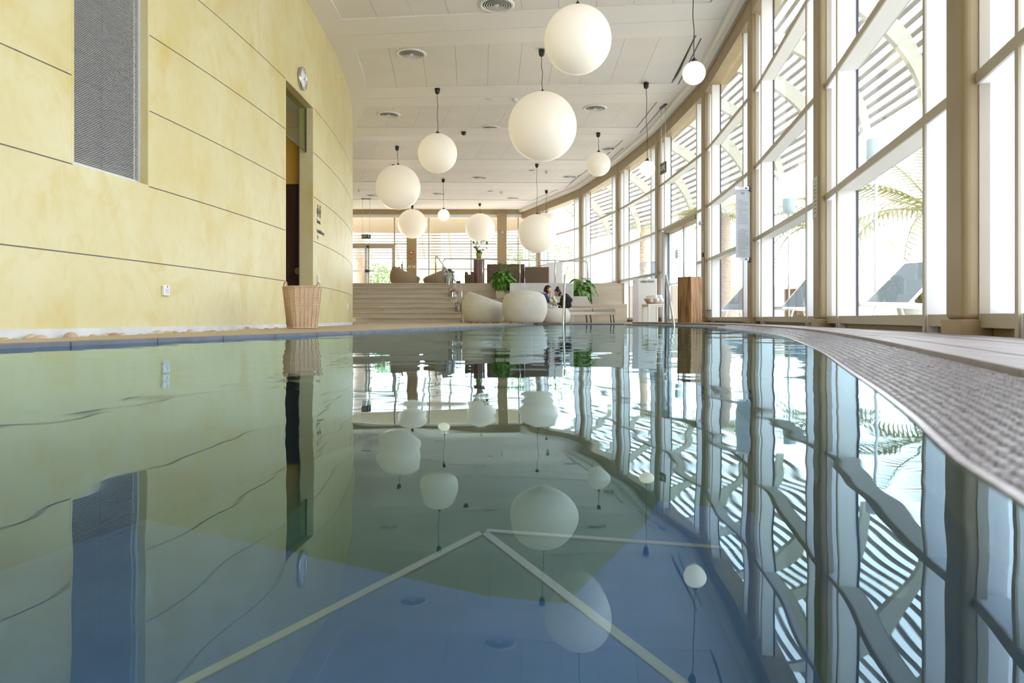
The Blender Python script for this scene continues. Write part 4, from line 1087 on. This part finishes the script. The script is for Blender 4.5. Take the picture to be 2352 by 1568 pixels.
# ------------------------------------------------------------------ things by the glass doors
a, b = P(1456,640,20.0), P(1513,640,20.0)
st = thing('display_stand', 'white display stand with lettering and an empty acrylic case', 'display', ((a.x+b.x)/2-.02,20.1,DECK_L), math.radians(-12))
sw = .66; sh = a.z-DECK_L
MB().box(-sw/2+.15,sw/2,-.25,.25,0,sh).build('body', M['white'], st, .004)
MB().box(-sw/2,-sw/2+.148,-.25,.25,0,sh+.01).build('side_panel', M['lilac'], st, .004)
ca = MB()
for x in (-sw/2+.02,sw/2-.026): ca.box(x,x+.006,-.24,.24,sh+.012,sh+.46)
for y in (-.24,.234): ca.box(-sw/2+.026,sw/2-.026,y,y+.006,sh+.012,sh+.46)
ca.box(-sw/2+.02,sw/2-.02,-.24,.24,sh+.46,sh+.466)
ca.build('acrylic_case', M['acrylic'], st)
text_on('CREATION', .075, (.07,-.2515,sh-.115), (1,0,0), (0,-1,0), M['ink'], st, 'C', .003)
for x0, x1 in ((-sw/2,-.24),(.34,sw/2)): MB().box(x0,x1,-.2535,-.2515,sh-.092,sh-.085).build('rule_line', M['ink'], st)
a, b = P(1481,698,18.9), P(1527,698,18.9); tz = a.z-DECK_L
so = thing('side_table', 'small white side table holding a basket of rolled towels', 'table', ((a.x+b.x)/2,19.15,DECK_L), .2)
sw2 = (b.x-a.x)*.44
MB().box(-sw2,sw2,-sw2,sw2,tz-.035,tz).build('table_top', M['ceramic'], so, .006)
MB().box(-sw2+.02,sw2-.02,-sw2+.02,sw2-.02,tz-.075,tz-.036).build('apron', M['ceramic'], so)
for x in (-1,1):
    for y in (-1,1): MB().box(x*(sw2-.03)-.02,x*(sw2-.03)+.02,y*(sw2-.03)-.02,y*(sw2-.03)+.02,0,tz-.036).build('leg', M['ceramic'], so)
tb = thing('towel_basket', 'shallow oval wicker basket on the white side table', 'basket', ((a.x+b.x)/2,19.15,DECK_L+tz))
r1 = (b.x-a.x)*.46
MB().lathe([(r1*.62,0),(r1*.66,.005),(r1*.95,.125),(r1,.135),(r1*.93,.135),(r1*.6,.02),(.0001,.02)], 28).build('body', M['wicker'], tb)
MB().tube([(math.cos(g)*r1*.97,math.sin(g)*r1*.97,.135) for g in [2*PI*k/28 for k in range(29)]], .010, 6).build('rim', M['wicker'], tb)
for k, (x, y, z) in enumerate(((-.10,-.02,.105),(.02,-.04,.11),(.13,0,.105),(-.03,.02,.185),(.08,.0,.185))):
    o = thing('rolled_towel', ['left', 'middle', 'right', 'upper left', 'upper right'][k]+' rolled white towel in the shallow basket', 'towel', ((a.x+b.x)/2+x,19.1+y,DECK_L+tz+z), .3+.15*k, 'rolled towels')
    MB().lathe([(.02,-.16),(.055,-.15),(.062,-.13),(.062,.13),(.055,.15),(.02,.16)], 18, ax='Y').build('roll', M['towel'], o)
    MB().lathe([(.018,-.163),(.032,-.163),(.032,-.155),(.018,-.155)], 16, closed=True, ax='Y').build('spiral_end', M['towel'], o)
e0 = P(1587,741,17.2); cz = P(1587,635,17.2).z-DECK_L
wcb = thing('wooden_cube', 'tall block of grained brown wood planks beside the glass doors', 'pedestal', (P(1584.5,741,15.6).x,15.6,DECK_R), math.radians(36))
hw = .184; cz = P(1587,635,15.4).z-DECK_R
for k in range(4):
    MB().box(-hw+2*hw*k/4+.0015,-hw+2*hw*(k+1)/4-.0015,-hw,hw,0,cz).build('plank', M['wood'], wcb, .004)

# hanging glass sign on its column
nd = NODES[4]
gs = thing('glass_sign', 'etched glass pool rules panel on dark brackets at the column', 'sign')
g0, g1 = P(1690,430,11.95), P(1722,598,11.95)
MB().box(g0.x,g1.x,11.94,11.952,g1.z,g0.z).build('panel', pbr('etched_glass', (.50,.53,.54), .3), gs)
for z in (g0.z-.02,g1.z+.02):
    MB().box(g0.x-.02,g1.x+.005,11.925,11.967,z-.025,z+.025).build('clamp', M['chrome'], gs)
    MB().tube([(g1.x-.08,11.946,z), (nd.x-.07,11.946,z-.01)], [.026,.016], 10).build('bracket', M['seal'], gs)
    MB().lathe([(.045,0),(.045,.02),(.02,.03)], 16, (nd.x-.10,11.946,z-.01), ax='X').build('mount', M['seal'], gs)
pr = MB(); z = g0.z-.22; k = 0
while z > g1.z+.08:
    if not (.62 < (g0.z-z) < .70):
        l0 = g0.x+.03+(.02 if k%5 == 4 else 0); l1 = g1.x-.02-random.uniform(0,.05 if k%4 else .12)
        xx = l0
        while xx < l1-.01:
            w_ = min(random.uniform(.012,.04), l1-xx); pr.box(xx,xx+w_,11.9385,11.9398,z,z+.009); xx += w_+.006
    z -= .026; k += 1
tag(pr.build('printed_text', M['grey_ink'], gs), kind='stuff')
MB().ball(((g0.x+g1.x)/2,11.938,g0.z-.10),.03,.003,.02,14,8).build('emblem', M['grey_ink'], gs)
# notice on the next column
nd = NODES[3]; ta = (NODES[4]-NODES[2]).normalized(); nn = Vector((ta.y,-ta.x,0))
pn = thing('paper_notice', 'long pale notice fixed to the tan steel column', 'notice', (nd.x,nd.y,0), math.atan2(-ta.x,ta.y))
MB().box(-.071,-.066,-.09,.11,P(0,500,7.9).z,P(0,407,7.9).z).build('sheet', M['paper'], pn)
for k in range(9): MB().box(-.073,-.071,-.06,.08-.03*(k%3),P(0,500,7.9).z+.05+k*.042,P(0,500,7.9).z+.06+k*.042).build('text_line', M['grey_ink'], pn)

def exit_sign(label, c, rz, w, h, wires, span):
    t = thing('exit_sign', label, 'sign', c, rz)
    MB().box(-w/2,w/2,-.02,.02,-h/2,h/2).build('panel', M['sign_green'], t, .004)
    text_on('EXIT', h*.62, (-w*.18,-.0215,-h*.22), (1,0,0), (0,-1,0), M['sign_white'], t, 'C', .002)
    x = w*.30
    MB().ball((x+.01*h,-.022,h*.30),h*.09,.003,h*.09,10,6).build('running_man_head', M['sign_white'], t)
    MB().add([(x-h*.28,-.022,h*.02),(x-h*.08,-.022,h*.18),(x+h*.25,-.022,h*.10),(x+h*.05,-.022,h*.02),(x+h*.28,-.022,-h*.34),(x+h*.14,-.022,-h*.36),(x-h*.02,-.022,-h*.12),(x-h*.26,-.022,-h*.34),(x-h*.12,-.022,-h*.02)], [(0,8,7,6,5,4,3,2,1)][::1]).build('running_man', M['sign_white'], t)
    for s in (-1,1): MB().tube([(s*span,0,h/2),(s*span,0,wires)], .006, 5).build('hanging_wire', M['silver'], t)
    MB().box(-span-.05,span+.05,-.03,.03,wires,wires+.03).build('ceiling_plate', M['seal'], t)
c = P(841,543,33); exit_sign('dark hanging exit sign in front of the far glass door', c, 0, .42, .19, ZC-c.z-.03, .165)
c = P(1523.5,386,18.6); exit_sign('hanging exit sign beside the window column near the doors', c, math.radians(-81), .36, .28, ZC-c.z-.03, .15)
# little devices on columns
nd = NODES[5]
dv = thing('wall_sensor', 'small white round sensor near the top of the door frame', 'sensor', (nd.x-.105,nd.y-.02,P(0,512,16.2).z)); MB().lathe([(.0001,-.045),(.035,-.045),(.05,-.01),(.05,.03)], 16, ax='X').build('dome', M['white'], dv); MB().lathe([(.055,.03),(.055,.04)],16,ax='X').build('base', M['white'], dv)
dv = thing('door_button', 'black door release ring on the tan column by the wooden cube', 'switch', (nd.x-.066,nd.y-.06,P(0,585,16.2).z)); MB().lathe([(.028,0),(.028,-.02),(.05,-.02),(.05,0)], 18, closed=True, ax='X').build('ring', M['black'], dv); MB().lathe([(.0001,-.012),(.026,-.012),(.026,0)], 14, ax='X').build('button', M['white'], dv)
ac = (X(935)+X(958))/2
dv = thing('fire_alarm', 'red fire alarm box on the far tan column', 'alarm', (ac,BACKY-.225,P(0,580,36.2).z)); MB().box(-.09,.09,-.05,0,-.07,.07).build('housing', M['red'], dv, .01); MB().box(-.05,.05,-.055,-.05,-.035,.035).build('glass', M['white'], dv)
dv = thing('alarm_bell', 'dark red round bell below the fire alarm box', 'alarm', (ac-.02,BACKY-.225,P(0,591,36.2).z)); MB().lathe([(.0001,-.05),(.05,-.045),(.07,0)], 18, ax='Y').build('bell', M['red'], dv); MB().lathe([(.0001,-.056),(.03,-.054),(.03,-.046)], 12, ax='Y').build('cap', M['white'], dv)
dv = thing('column_lettering', 'white lettering low on the far tan column', 'sign'); [text_on(q, .18, (ac+dx,BACKY-.223,P(0,615,36.2).z), (1,0,0), (0,-1,0), M['white'], dv, 'C', .004) for q, dx in (('31',-.11),('10',.11))]
dv = thing('wall_lamp', 'small round white lamp on the tan column behind the sofa', 'lamp', ((X(1142)+X(1164))/2,BACKY-.225,P(0,533,36.2).z)); MB().lathe([(.0001,-.09),(.06,-.07),(.08,-.02),(.08,0)], 18, ax='Y').build('shade', M['tan_light'], dv)

# ------------------------------------------------------------------ outside: canopy of slats, ground, planting
cp = thing('slatted_canopy', 'slatted sun canopy on curved pale ribs outside the glass walls', 'canopy')
def arc(t):      # cross-section of the canopy: outward distance, height
    return 0.75+2.55*math.sin(t*PI/2*.94), 3.95+2.35*math.cos(t*PI/2*.94)
def mitre(i):
    ta = (NODES[min(i+1,len(NODES)-1)]-NODES[max(i-1,0)]).normalized(); return Vector((ta.y,-ta.x,0))
NSL = 17
for i in range(1, len(NODES)-1):
    a, b, na, nb_ = NODES[i], NODES[i+1], mitre(i), mitre(i+1)
    for k in range(NSL):
        o, z = arc(.08+.90*k/(NSL-1)); o2, z2 = arc(.08+.90*k/(NSL-1)+.022)
        p0, p1 = a+na*o+UP*z, b+nb_*o+UP*z; q0, q1 = a+na*o2+UP*z2, b+nb_*o2+UP*z2
        th = UP*.022
        MB().add([p0,p1,q1,q0,p0+th,p1+th,q1+th,q0+th], [(0,1,2,3),(7,6,5,4),(0,4,5,1),(1,5,6,2),(2,6,7,3),(3,7,4,0)]).build('slat', M['slat'], cp)
def rib_at(c, n, t):
    mb = MB(); vs = []; K = 12; hw = .07
    for k in range(K+1):
        f = k/K*1.06; o, z = arc(f); dep = .10+.16*math.sin(min(f,1)*PI)+.06
        o2, z2 = arc(f); 
        e = Vector((math.sin(f*PI/2*.94), 0, math.cos(f*PI/2*.94)))   # outward normal of the arc
        for s in (-hw, hw):
            p0 = c+n*(o-e.x*.03)+t*s+UP*(z-e.z*.03); p1 = c+n*(o-e.x*(dep+.03))+t*s+UP*(z-e.z*(dep+.03))
            vs += [p0, p1]
    fs = []
    for k in range(K):
        a = k*4; fs += [(a,a+4,a+6,a+2),(a+1,a+3,a+7,a+5),(a,a+1,a+5,a+4),(a+2,a+6,a+7,a+3)]
    fs += [(0,2,3,1),(4*K,4*K+1,4*K+3,4*K+2)]
    return mb.add(vs, fs)
for i in range(1, len(NODES)-1):
    for f in ((.5,) if i > 8 else (.22,.78)):
        c = NODES[i].lerp(NODES[i+1], f); n = mitre(i).lerp(mitre(i+1), f).normalized(); t = Vector((-n.y,n.x,0))
        rib_at(c, n, t).build('rib', M['rib'], cp)
# end-wall side: tan soffit fascia, then slats
fa = MB(); vs = []; fs = []; xs_ = [-11+k*.6 for k in range(23)]
for x in xs_:
    yy = BACKY+2.2-.012*(x+4)**2
    vs += [(x,yy,4.72+.010*(x+5)**2*.5),(x,yy,5.75),(x,yy+.15,5.75),(x,yy+.15,4.72+.010*(x+5)**2*.5)]
for k in range(len(xs_)-1):
    a = k*4; fs += [(a,a+4,a+5,a+1),(a+1,a+5,a+6,a+2),(a+2,a+6,a+7,a+3),(a+3,a+7,a+4,a)]
fa.add(vs, fs); fa.build('soffit_fascia', M['fascia'], cp)
for k in range(10):
    z = 3.55+k*.145; y = BACKY+4.6-k*.16
    for x0, x1 in ((-11,-8.02),(-7.98,-5.02),(-4.98,-2.02),(-1.98,1.6)):
        MB().box(x0,x1,y,y+.10,z,z+.05).build('slat', M['slat'], cp)
for x in (-8,-6.5,-5,-3.5,-2,-.4): MB().obox((x-.05,BACKY+4.7,3.5),(.1,0,0),(0,-1.7,1.5),(0,.06,.05)).build('rib', M['rib'], cp)
# ground
gp = [(NODES[0].x+.22,-12)]+[(p.x+.22,p.y) for p in NODES[:8]]+[(30,NODES[7].y),(30,-12)]
tag(MB().prism(gp, -.4, -.01).build('floor_garden', M['paving']), 'pale paved garden ground outside the glass wall', 'ground', kind='structure')
tag(MB().prism([(NODES[7].x+.22,NODES[7].y)]+[(p.x+.22,p.y) for p in NODES[8:]]+[(NODES[-1].x+.2,BACKY+.32),(-14,BACKY+.32),(-14,62),(30,62),(30,NODES[7].y)], -.4, TERR_Z-.06).build('floor_garden_upper', M['paving']), 'pale paved upper garden outside the terrace', 'ground', kind='structure')
gw = thing('garden_wall', 'sunlit sandstone garden wall beyond the loungers outside', 'wall', (0,0,0))
for k in range(14): MB().box(17.0+.03*(k%2),17.5,-9+k*2.4,-9+k*2.4+2.38,-.01,1.55).build('wall_block', M['render_wall'], gw)
MB().box(16.95,17.55,-9,24.5,1.55,1.65).build('coping', M['plinth'], gw)

def palm(label, x, y, zg, h, n=22, L=2.0, tr=.17):
    t = thing('palm_tree', label, 'palm', (x,y,zg), random.uniform(0,6), 'palms outside the glass')
    rings = []
    for k in range(int(h/.16)+1):
        z = k*.16; rings += [(tr*(1.15-.25*z/h), z), (tr*(1.30-.25*z/h), min(z+.11,h))]
    MB().lathe(rings+[(.0001,h+.05)], 14).build('trunk', M['bark'], t)
    def frond(L, droop):
        mb = MB(); K = 20
        def sp(f): return Vector((L*(f-.18*droop*f*f), 0, L*(.55*f-.85*droop*f*f)))
        mb.tube([sp(k/6) for k in range(7)], [.022*(1-.8*k/6) for k in range(7)], 5)
        for k in range(2, K+1):
            f = k/K; p = sp(f); w = L*.30*math.sin(PI*min(1,f*.86+.1))+.05
            for s in (-1,1):
                tip = p+Vector((.16*L, s*w, -.06*L)); wd = Vector((.028,0,0))
                mb.add([p-wd, p+wd, tip], [(0,1,2)] if s > 0 else [(2,1,0)])
        return mb.mesh('frond')
    ms = [frond(L*q, d) for q, d in ((1,.6),(1.05,.95),(.9,1.25),(.8,.25))]
    for me in ms: me.materials.append(M['palm'])
    for k in range(n):
        o = link('frond', ms[k%4], None, t); o.location = (0,0,h-.02); o.rotation_euler = (random.uniform(-.25,.25), random.uniform(-.3,.25), k*2.4)
for lab, px, d, zg, h, L in (('feathery palm outside between the two nearest columns', 2152, 13.0, 0, 2.1, 2.1), ('palm outside behind the paper notice column', 1888, 19.0, 0, 2.55, 2.0), ('palm outside seen through the glazed double doors', 1622, 27, 0, 3.9, 2.2),
                          ('palm outside behind the hanging glass sign', 1664, 21.5, 0, 3.2, 1.8), ('distant palm outside right of the display stand', 1478, 34, 1.29, 3.1, 1.8)):
    palm(lab, (px-1176)*d/F, d, zg, h, 20, L)
palm('palm with a pinkish trunk outside the far glass door', X(826,41.5), 41.5, TERR_Z-.06, 4.6, 14, 1.7, .34)
palm('palm with a pinkish trunk outside the middle of the end wall', X(1000,43), 43, TERR_Z-.06, 5.2, 14, 1.7, .3)
def bush(label, x, y, zg, rx, ry, h, n=420, mat='leaf_pale', s=.14):
    t = thing('garden_shrub', label, 'shrub', (x,y,zg), 0, 'shrubs outside the glass')
    mb = MB()
    for _ in range(n):
        g, el = random.uniform(0,2*PI), math.asin(random.uniform(-.2,1)); r = random.uniform(.75,1.03)
        c = Vector((math.cos(g)*math.cos(el)*rx*r, math.sin(g)*math.cos(el)*ry*r, h*.38+math.sin(el)*h*.6*r))
        u = Vector((random.uniform(-1,1),random.uniform(-1,1),random.uniform(-.6,.6))).normalized()*s; v = u.cross(Vector((random.uniform(-1,1),random.uniform(-1,1),1))).normalized()*s*.4
        mb.add([c-u, c-v+UP*.02, c+u, c+v+UP*.02], [(0,1,2,3)])
    tag(mb.build('foliage', M[mat], t), kind='stuff')
    for k in range(4): MB().tube([(0,0,0),(rx*.3*math.cos(k*1.6),ry*.3*math.sin(k*1.6),h*.6)], [.05,.02], 6).build('stem', M['stem'], t)
for lab, px, d, rx, h in (('pale green shrub outside the far glass door', 868, 42, 1.0, 2.1), ('low green shrub left outside the far glass door', 818, 44, 1.1, 1.7), ('green shrub outside right of the far tan column', 972, 46, 1.1, 1.5), ('tall green shrub outside behind the brown sofa', 1176, 44, 1.3, 3.3), ('tall green shrub outside behind the overlapping lamps', 1210, 42, 1.1, 3.2), ('leafy shrub outside left of the terrace railing end', 1290, 41, 1.3, 3.4), ('shrub outside the door behind the far handrail', 900, 47, 1.2, 2.6)):
    bush(lab, (px-1176)*d/F, d, TERR_Z-.06, rx, rx, h)
bush('round dark green shrub outside behind the near loungers', P(2112,700,10.4).x, 10.4, .34, .34, .34, .55, 300, 'leaf', .09)
wp = thing('woven_planter', 'pale woven planter of the round shrub outside', 'planter', (P(2112,700,10.4).x, 10.4, -.01)); MB().lathe([(.24,0),(.30,.34),(.27,.34),(.25,.30),(.0001,.30)], 24).build('body', M['rattan'], wp); MB().tube([(math.cos(g)*.3,math.sin(g)*.3,.34) for g in [2*PI*k/24 for k in range(25)]], .012, 6).build('rim', M['rattan'], wp)

def sling_lounger(label, px, d, rz, zoff=0):
    t = thing('garden_lounger', label, 'lounger', (P(px,731,d).x, d, -.01), rz, 'loungers outside on the paving')
    for y in (-.3,.3):
        MB().tube([(-.95,y,.30),(.15,y,.33),(.95,y,.33)], .02, 8).build('side_rail', M['white'], t)
        MB().tube([(.12,y,.33),(-.62,y,.86)], .02, 8).build('back_rail', M['white'], t)
        MB().tube([(-.70,y,0),(-.55,y,.31)], .018, 8).build('leg', M['white'], t); MB().tube([(.80,y,0),(.65,y,.33)], .018, 8).build('leg', M['white'], t)
        MB().tube([(-.60,y,.31),(-.32,y,.64)], .012, 6).build('prop_strut', M['white'], t)
    MB().obox((.12,-.28,.34),(.82,0,0),(0,.56,0),(0,0,.012)).build('seat_sling', M['sling_grey'], t)
    MB().obox((.12,-.28,.34),(-.74,0,.53),(0,.56,0),(.008,0,.010)).build('back_sling', M['sling_grey'], t)
sling_lounger('nearest garden lounger outside with raised back', 2050, 8.9, math.radians(205))
sling_lounger('garden lounger outside behind the paper notice column', 1838, 12.6, math.radians(215))
sling_lounger('farther garden lounger outside behind the glass sign', 1688, 16.6, math.radians(215))
wc2 = thing('reflection_block', 'brown wooden block outside standing in for the reflection of the wooden cube', 'pedestal', (P(1842,731,15.2).x,15.2,-.01), .5)  # block added where the panes mirror the indoor cube
for k in range(3): MB().box(-.25+.5*k/3+.002,-.25+.5*(k+1)/3-.002,-.25,.25,0,.78).build('plank', M['wood'], wc2)
for lab, px, py, d in (('pale blue cylinder lamp outside the nearest clear window', 2012, 343, 9.6), ('pale blue cylinder lamp outside behind the notice column', 1812, 472, 14.2), ('pale blue cylinder lamp outside the glazed double doors', 1559, 583, 24.0)):
    c = P(px,py,d); t = thing('garden_lamp', lab, 'lamp', (c.x,c.y,-.01), 0, 'pale blue garden lamps')
    MB().lathe([(.11,c.z-.14),(.12,c.z-.13),(.12,c.z+.14),(.0001,c.z+.16)], 24).build('lamp_body', M['pale_blue'], t)
    MB().tube([(0,0,0),(0,0,c.z-.13)], .02, 10).build('post', M['white'], t); MB().lathe([(.1,0),(.1,.02)], 16).build('base_plate', M['white'], t)

# ------------------------------------------------------------------ the couple
def skin_obj(name, chain, mat, parent, sub=2):
    """chain: {key: (co, radius, parent_key)}; one continuous surface grown from the joints"""
    keys = list(chain); idx = {k: i for i, k in enumerate(keys)}
    me = bpy.data.meshes.new(name); me.from_pydata([chain[k][0] for k in keys], [(idx[k], idx[chain[k][2]]) for k in keys if chain[k][2]], [])
    o = link(name, me, mat, parent); sk = o.modifiers.new('skin', 'SKIN'); sk.use_smooth_shade = True
    if not me.skin_vertices: me.attributes  # layer is made with the modifier
    for k in keys:
        v = me.skin_vertices[0].data[idx[k]]; r = chain[k][1]; v.radius = (r, r) if not isinstance(r, tuple) else r; v.use_root = (chain[k][2] is None)
    s = o.modifiers.new('subdivision', 'SUBSURF'); s.levels = sub; s.render_levels = sub
    return o
def person(label, base, face, hip, chest, neck, head, tilt, knees, feet, elbows, hands, top_mat, leg_mat, hair, sleeve):
    """coordinates in metres from base; face = +1 looks to +x, -1 looks to -x"""
    t = thing('person', label, 'person', base)
    f = face; ch = {}
    V = Vector
    ch['hip'] = (V(hip), (.13,.15), None); ch['waist'] = (V(hip).lerp(V(chest),.5), (.115,.135), 'hip'); ch['chest'] = (V(chest), (.115,.15), 'waist')
    ch['collar'] = (V(chest).lerp(V(neck),.65), (.075,.09), 'chest'); ch['neck'] = (V(neck), .05, 'collar'); ch['skull'] = (V(head)-V((f*.01,0,.03)), .06, 'neck')
    top = {}; legs = {}
    for s, sd in ((-1,'a'),(1,'b')):
        i = 0 if s < 0 else 1
        sh = V(chest).lerp(V(neck),.45)+V((0,s*.18,0)); el = V(elbows[i]); ha = V(hands[i])
        ch['sh'+sd] = (sh, .056, 'collar'); ch['el'+sd] = (el, .042, 'sh'+sd); ch['wr'+sd] = (ha, .027, 'el'+sd)
        dr = (ha-el).normalized(); side = V((0,1,0)); ch['pa'+sd] = (ha+dr*.05, (.036,.018), 'wr'+sd)
        for q in range(4):
            off = side*(-.027+.018*q); ln_ = (.028,.034,.032,.025)[q]
            k1 = ha+dr*.085+off; k2 = k1+dr*ln_+V((f*.004,0,-.008)); k3 = k2+dr*ln_*.6+V((0,0,-.016))
            ch['f%d1%s' % (q,sd)] = (k1, .0095, 'pa'+sd); ch['f%d2%s' % (q,sd)] = (k2, .0088, 'f%d1%s' % (q,sd)); ch['f%d3%s' % (q,sd)] = (k3, .0080, 'f%d2%s' % (q,sd))
        tb_ = ha+dr*.03+side*s*-.035; ch['t1'+sd] = (tb_, .011, 'wr'+sd); ch['t2'+sd] = (tb_+dr*.035-side*s*.014, .009, 't1'+sd)
        hp = V(hip)+V((0,s*.095,-.02)); kn_ = V(knees[i]); ft = V(feet[i])
        ch['th'+sd] = (hp+(kn_-hp)*.2, .085, 'hip'); ch['kn'+sd] = (kn_, .058, 'th'+sd); ch['an'+sd] = (ft, .040, 'kn'+sd); ch['to'+sd] = (ft+V((f*.17,0,-.035)), .034, 'an'+sd)
    bd = dict(ch)
    for k, q in (('hip',.66),('waist',.66),('chest',.66),('collar',.8),('tha',.8),('thb',.8),('sha',.86),('shb',.86)):
        r0 = ch[k][1]; bd[k] = (ch[k][0], tuple(x*q for x in r0) if isinstance(r0, tuple) else r0*q, ch[k][2])
    body = skin_obj('body', bd, M['skin'], t)
    sc = lambda k, m, p: (ch[k][0], tuple(x*m for x in ch[k][1]) if isinstance(ch[k][1], tuple) else ch[k][1]*m, p)
    tp = {'hip': sc('hip',1.14,None), 'waist': sc('waist',1.16,'hip'), 'chest': sc('chest',1.14,'waist'), 'collar': (ch['collar'][0], (.115,.165), 'chest'), 'nk': (ch['collar'][0].lerp(ch['neck'][0],.7), .064, 'collar')}
    skin_obj('shirt', tp, M[top_mat], t)
    for sd in 'ab':
        sv = {'in': (ch['sh'+sd][0].lerp(ch['collar'][0],.45), .07, None), 'sh': (ch['sh'+sd][0], .070, 'in'), 'mid': (ch['sh'+sd][0].lerp(ch['el'+sd][0], min(1,sleeve)*.5), .062, 'sh'), 'el': (ch['sh'+sd][0].lerp(ch['el'+sd][0], min(1,sleeve)), .054, 'mid')}
        if sleeve > 1: sv['wr'] = (ch['el'+sd][0].lerp(ch['wr'+sd][0], sleeve-1), .040, 'el')
        skin_obj('sleeve', sv, M[top_mat], t)
        lg = {'hip': (V(hip).lerp(ch['th'+sd][0],.35), .125, None), 'th': (ch['th'+sd][0], .112, 'hip'), 'mid': (ch['th'+sd][0].lerp(ch['kn'+sd][0],.5), .085, 'th'), 'kn': (ch['kn'+sd][0], .070, 'mid'), 'an': (ch['kn'+sd][0].lerp(ch['an'+sd][0],.9), .055, 'kn')}
        skin_obj('trouser_leg', lg, M[leg_mat], t)
    # head with brow, nose, mouth, ears
    bm = bmesh.new(); bmesh.ops.create_uvsphere(bm, u_segments=32, v_segments=24, radius=1)
    for v in bm.verts:
        x, y, z = v.co
        X_, Y_, Z_ = x*.095, y*.073, z*.115
        if z < -.1: X_ += .012*(-z); Y_ *= 1-.22*(-z)**1.5
        fr_ = max(0, x)**3
        X_ += fr_*(.026*math.exp(-(y/.16)**2-((z+.15)/.17)**2)-.010*math.exp(-((abs(y)-.36)/.18)**2-((z-.06)/.12)**2)+.009*math.exp(-(y/.28)**2-((z+.48)/.06)**2)-.005*math.exp(-(y/.3)**2-((z+.54)/.03)**2)+.008*math.exp(-(y/.3)**2-((z+.62)/.06)**2))
        v.co = (X_, Y_, Z_)
    me = bpy.data.meshes.new('head'); bm.to_mesh(me); bm.free()
    for pg in me.polygons: pg.use_smooth = True
    hd = link('head', me, M['skin'], t); hd.location = head; hd.rotation_euler = (0, tilt*f, 0 if f > 0 else PI)
    hd.rotation_euler = (0, tilt, 0 if f > 0 else PI)
    for s in (-1,1):
        MB().ball((.080,s*.030,.008),.009,.012,.008,10,6).build('eye', M['white'], hd); MB().ball((.0875,s*.030,.008),.004,.006,.006,8,5).build('pupil', M['hair'], hd)
        MB().ball((-.005,s*.074,-.008),.018,.010,.030,10,8).build('ear', M['skin'], hd)
    MB().ball((.093,0,-.062),.008,.024,.006,10,6).build('lips', M['red'], hd)
    hm = MB(); n, m = 28, 16; vs = []
    for j in range(m+1):
        th = PI*j/m
        for k in range(n):
            g = 2*PI*k/n; x, y, z = math.sin(th)*math.cos(g), math.sin(th)*math.sin(g), math.cos(th)
            face_ = max(0, x-.25); k_ = 1.12+.03*math.sin(7*g+3*th)
            zz = z
            if face_ > 0 and z < .45: k_ = .86
            low = hair['len'] if x < .25 else 0
            px_, py_, pz_ = x*.095*k_-.006, y*.073*k_, zz*.115*k_
            if z < 0 and x < .25: pz_ = zz*(.115+low)*1.0; px_ -= .01
            vs.append((px_,py_,pz_))
    fs = [(j*n+k, j*n+(k+1)%n, (j+1)*n+(k+1)%n, (j+1)*n+k) for j in range(m) for k in range(n)]
    hm.add([(x,y,z) for x,y,z in vs], [tuple(reversed(q)) for q in fs], True); hm.build('hair', M['hair'], hd)
    if hair.get('bun'): MB().ball((-.045,0,.135),.052,.05,.045,16,10).build('hair_bun', M['hair'], hd)
    if hair.get('brim'): MB().lathe([(.085,.05),(.15,.035),(.15,.042),(.085,.062)], 24, closed=True).build('hat_brim', M['black_cloth'], hd)
    return t
py_ = 20.75
person('person in a navy shirt leaning over the rattan table, hand at the face', (.80,py_,DECK_L), 1, (0,0,.47), (.10,0,.72), (.16,0,.87), (.235,0,.965), .12,
       [(.42,-.12,.47),(.42,.13,.47)], [(.40,-.12,.075),(.42,.13,.075)], [(.30,-.20,.60),(.30,.20,.58)], [(.31,-.06,.84),(.50,.12,.52)], 'navy', 'grey_cloth', {'len':.03}, .95)
px_h = P(1313,706,20.7).x
person('person in black with a dark hair bun bending towards the table', (px_h,21.1,DECK_L), -1, (0,0,.555), (-.16,0,.715), (-.27,0,.80), (-.375,0,.885), .35,
       [(-.40,-.13,.50),(-.40,.13,.50)], [(-.36,-.13,.075),(-.34,.13,.075)], [(-.27,-.20,.56),(-.27,.19,.56)], [(-.44,-.10,.52),(-.45,.12,.53)], 'black_cloth', 'black_cloth', {'len':.0,'bun':1}, 1.75)
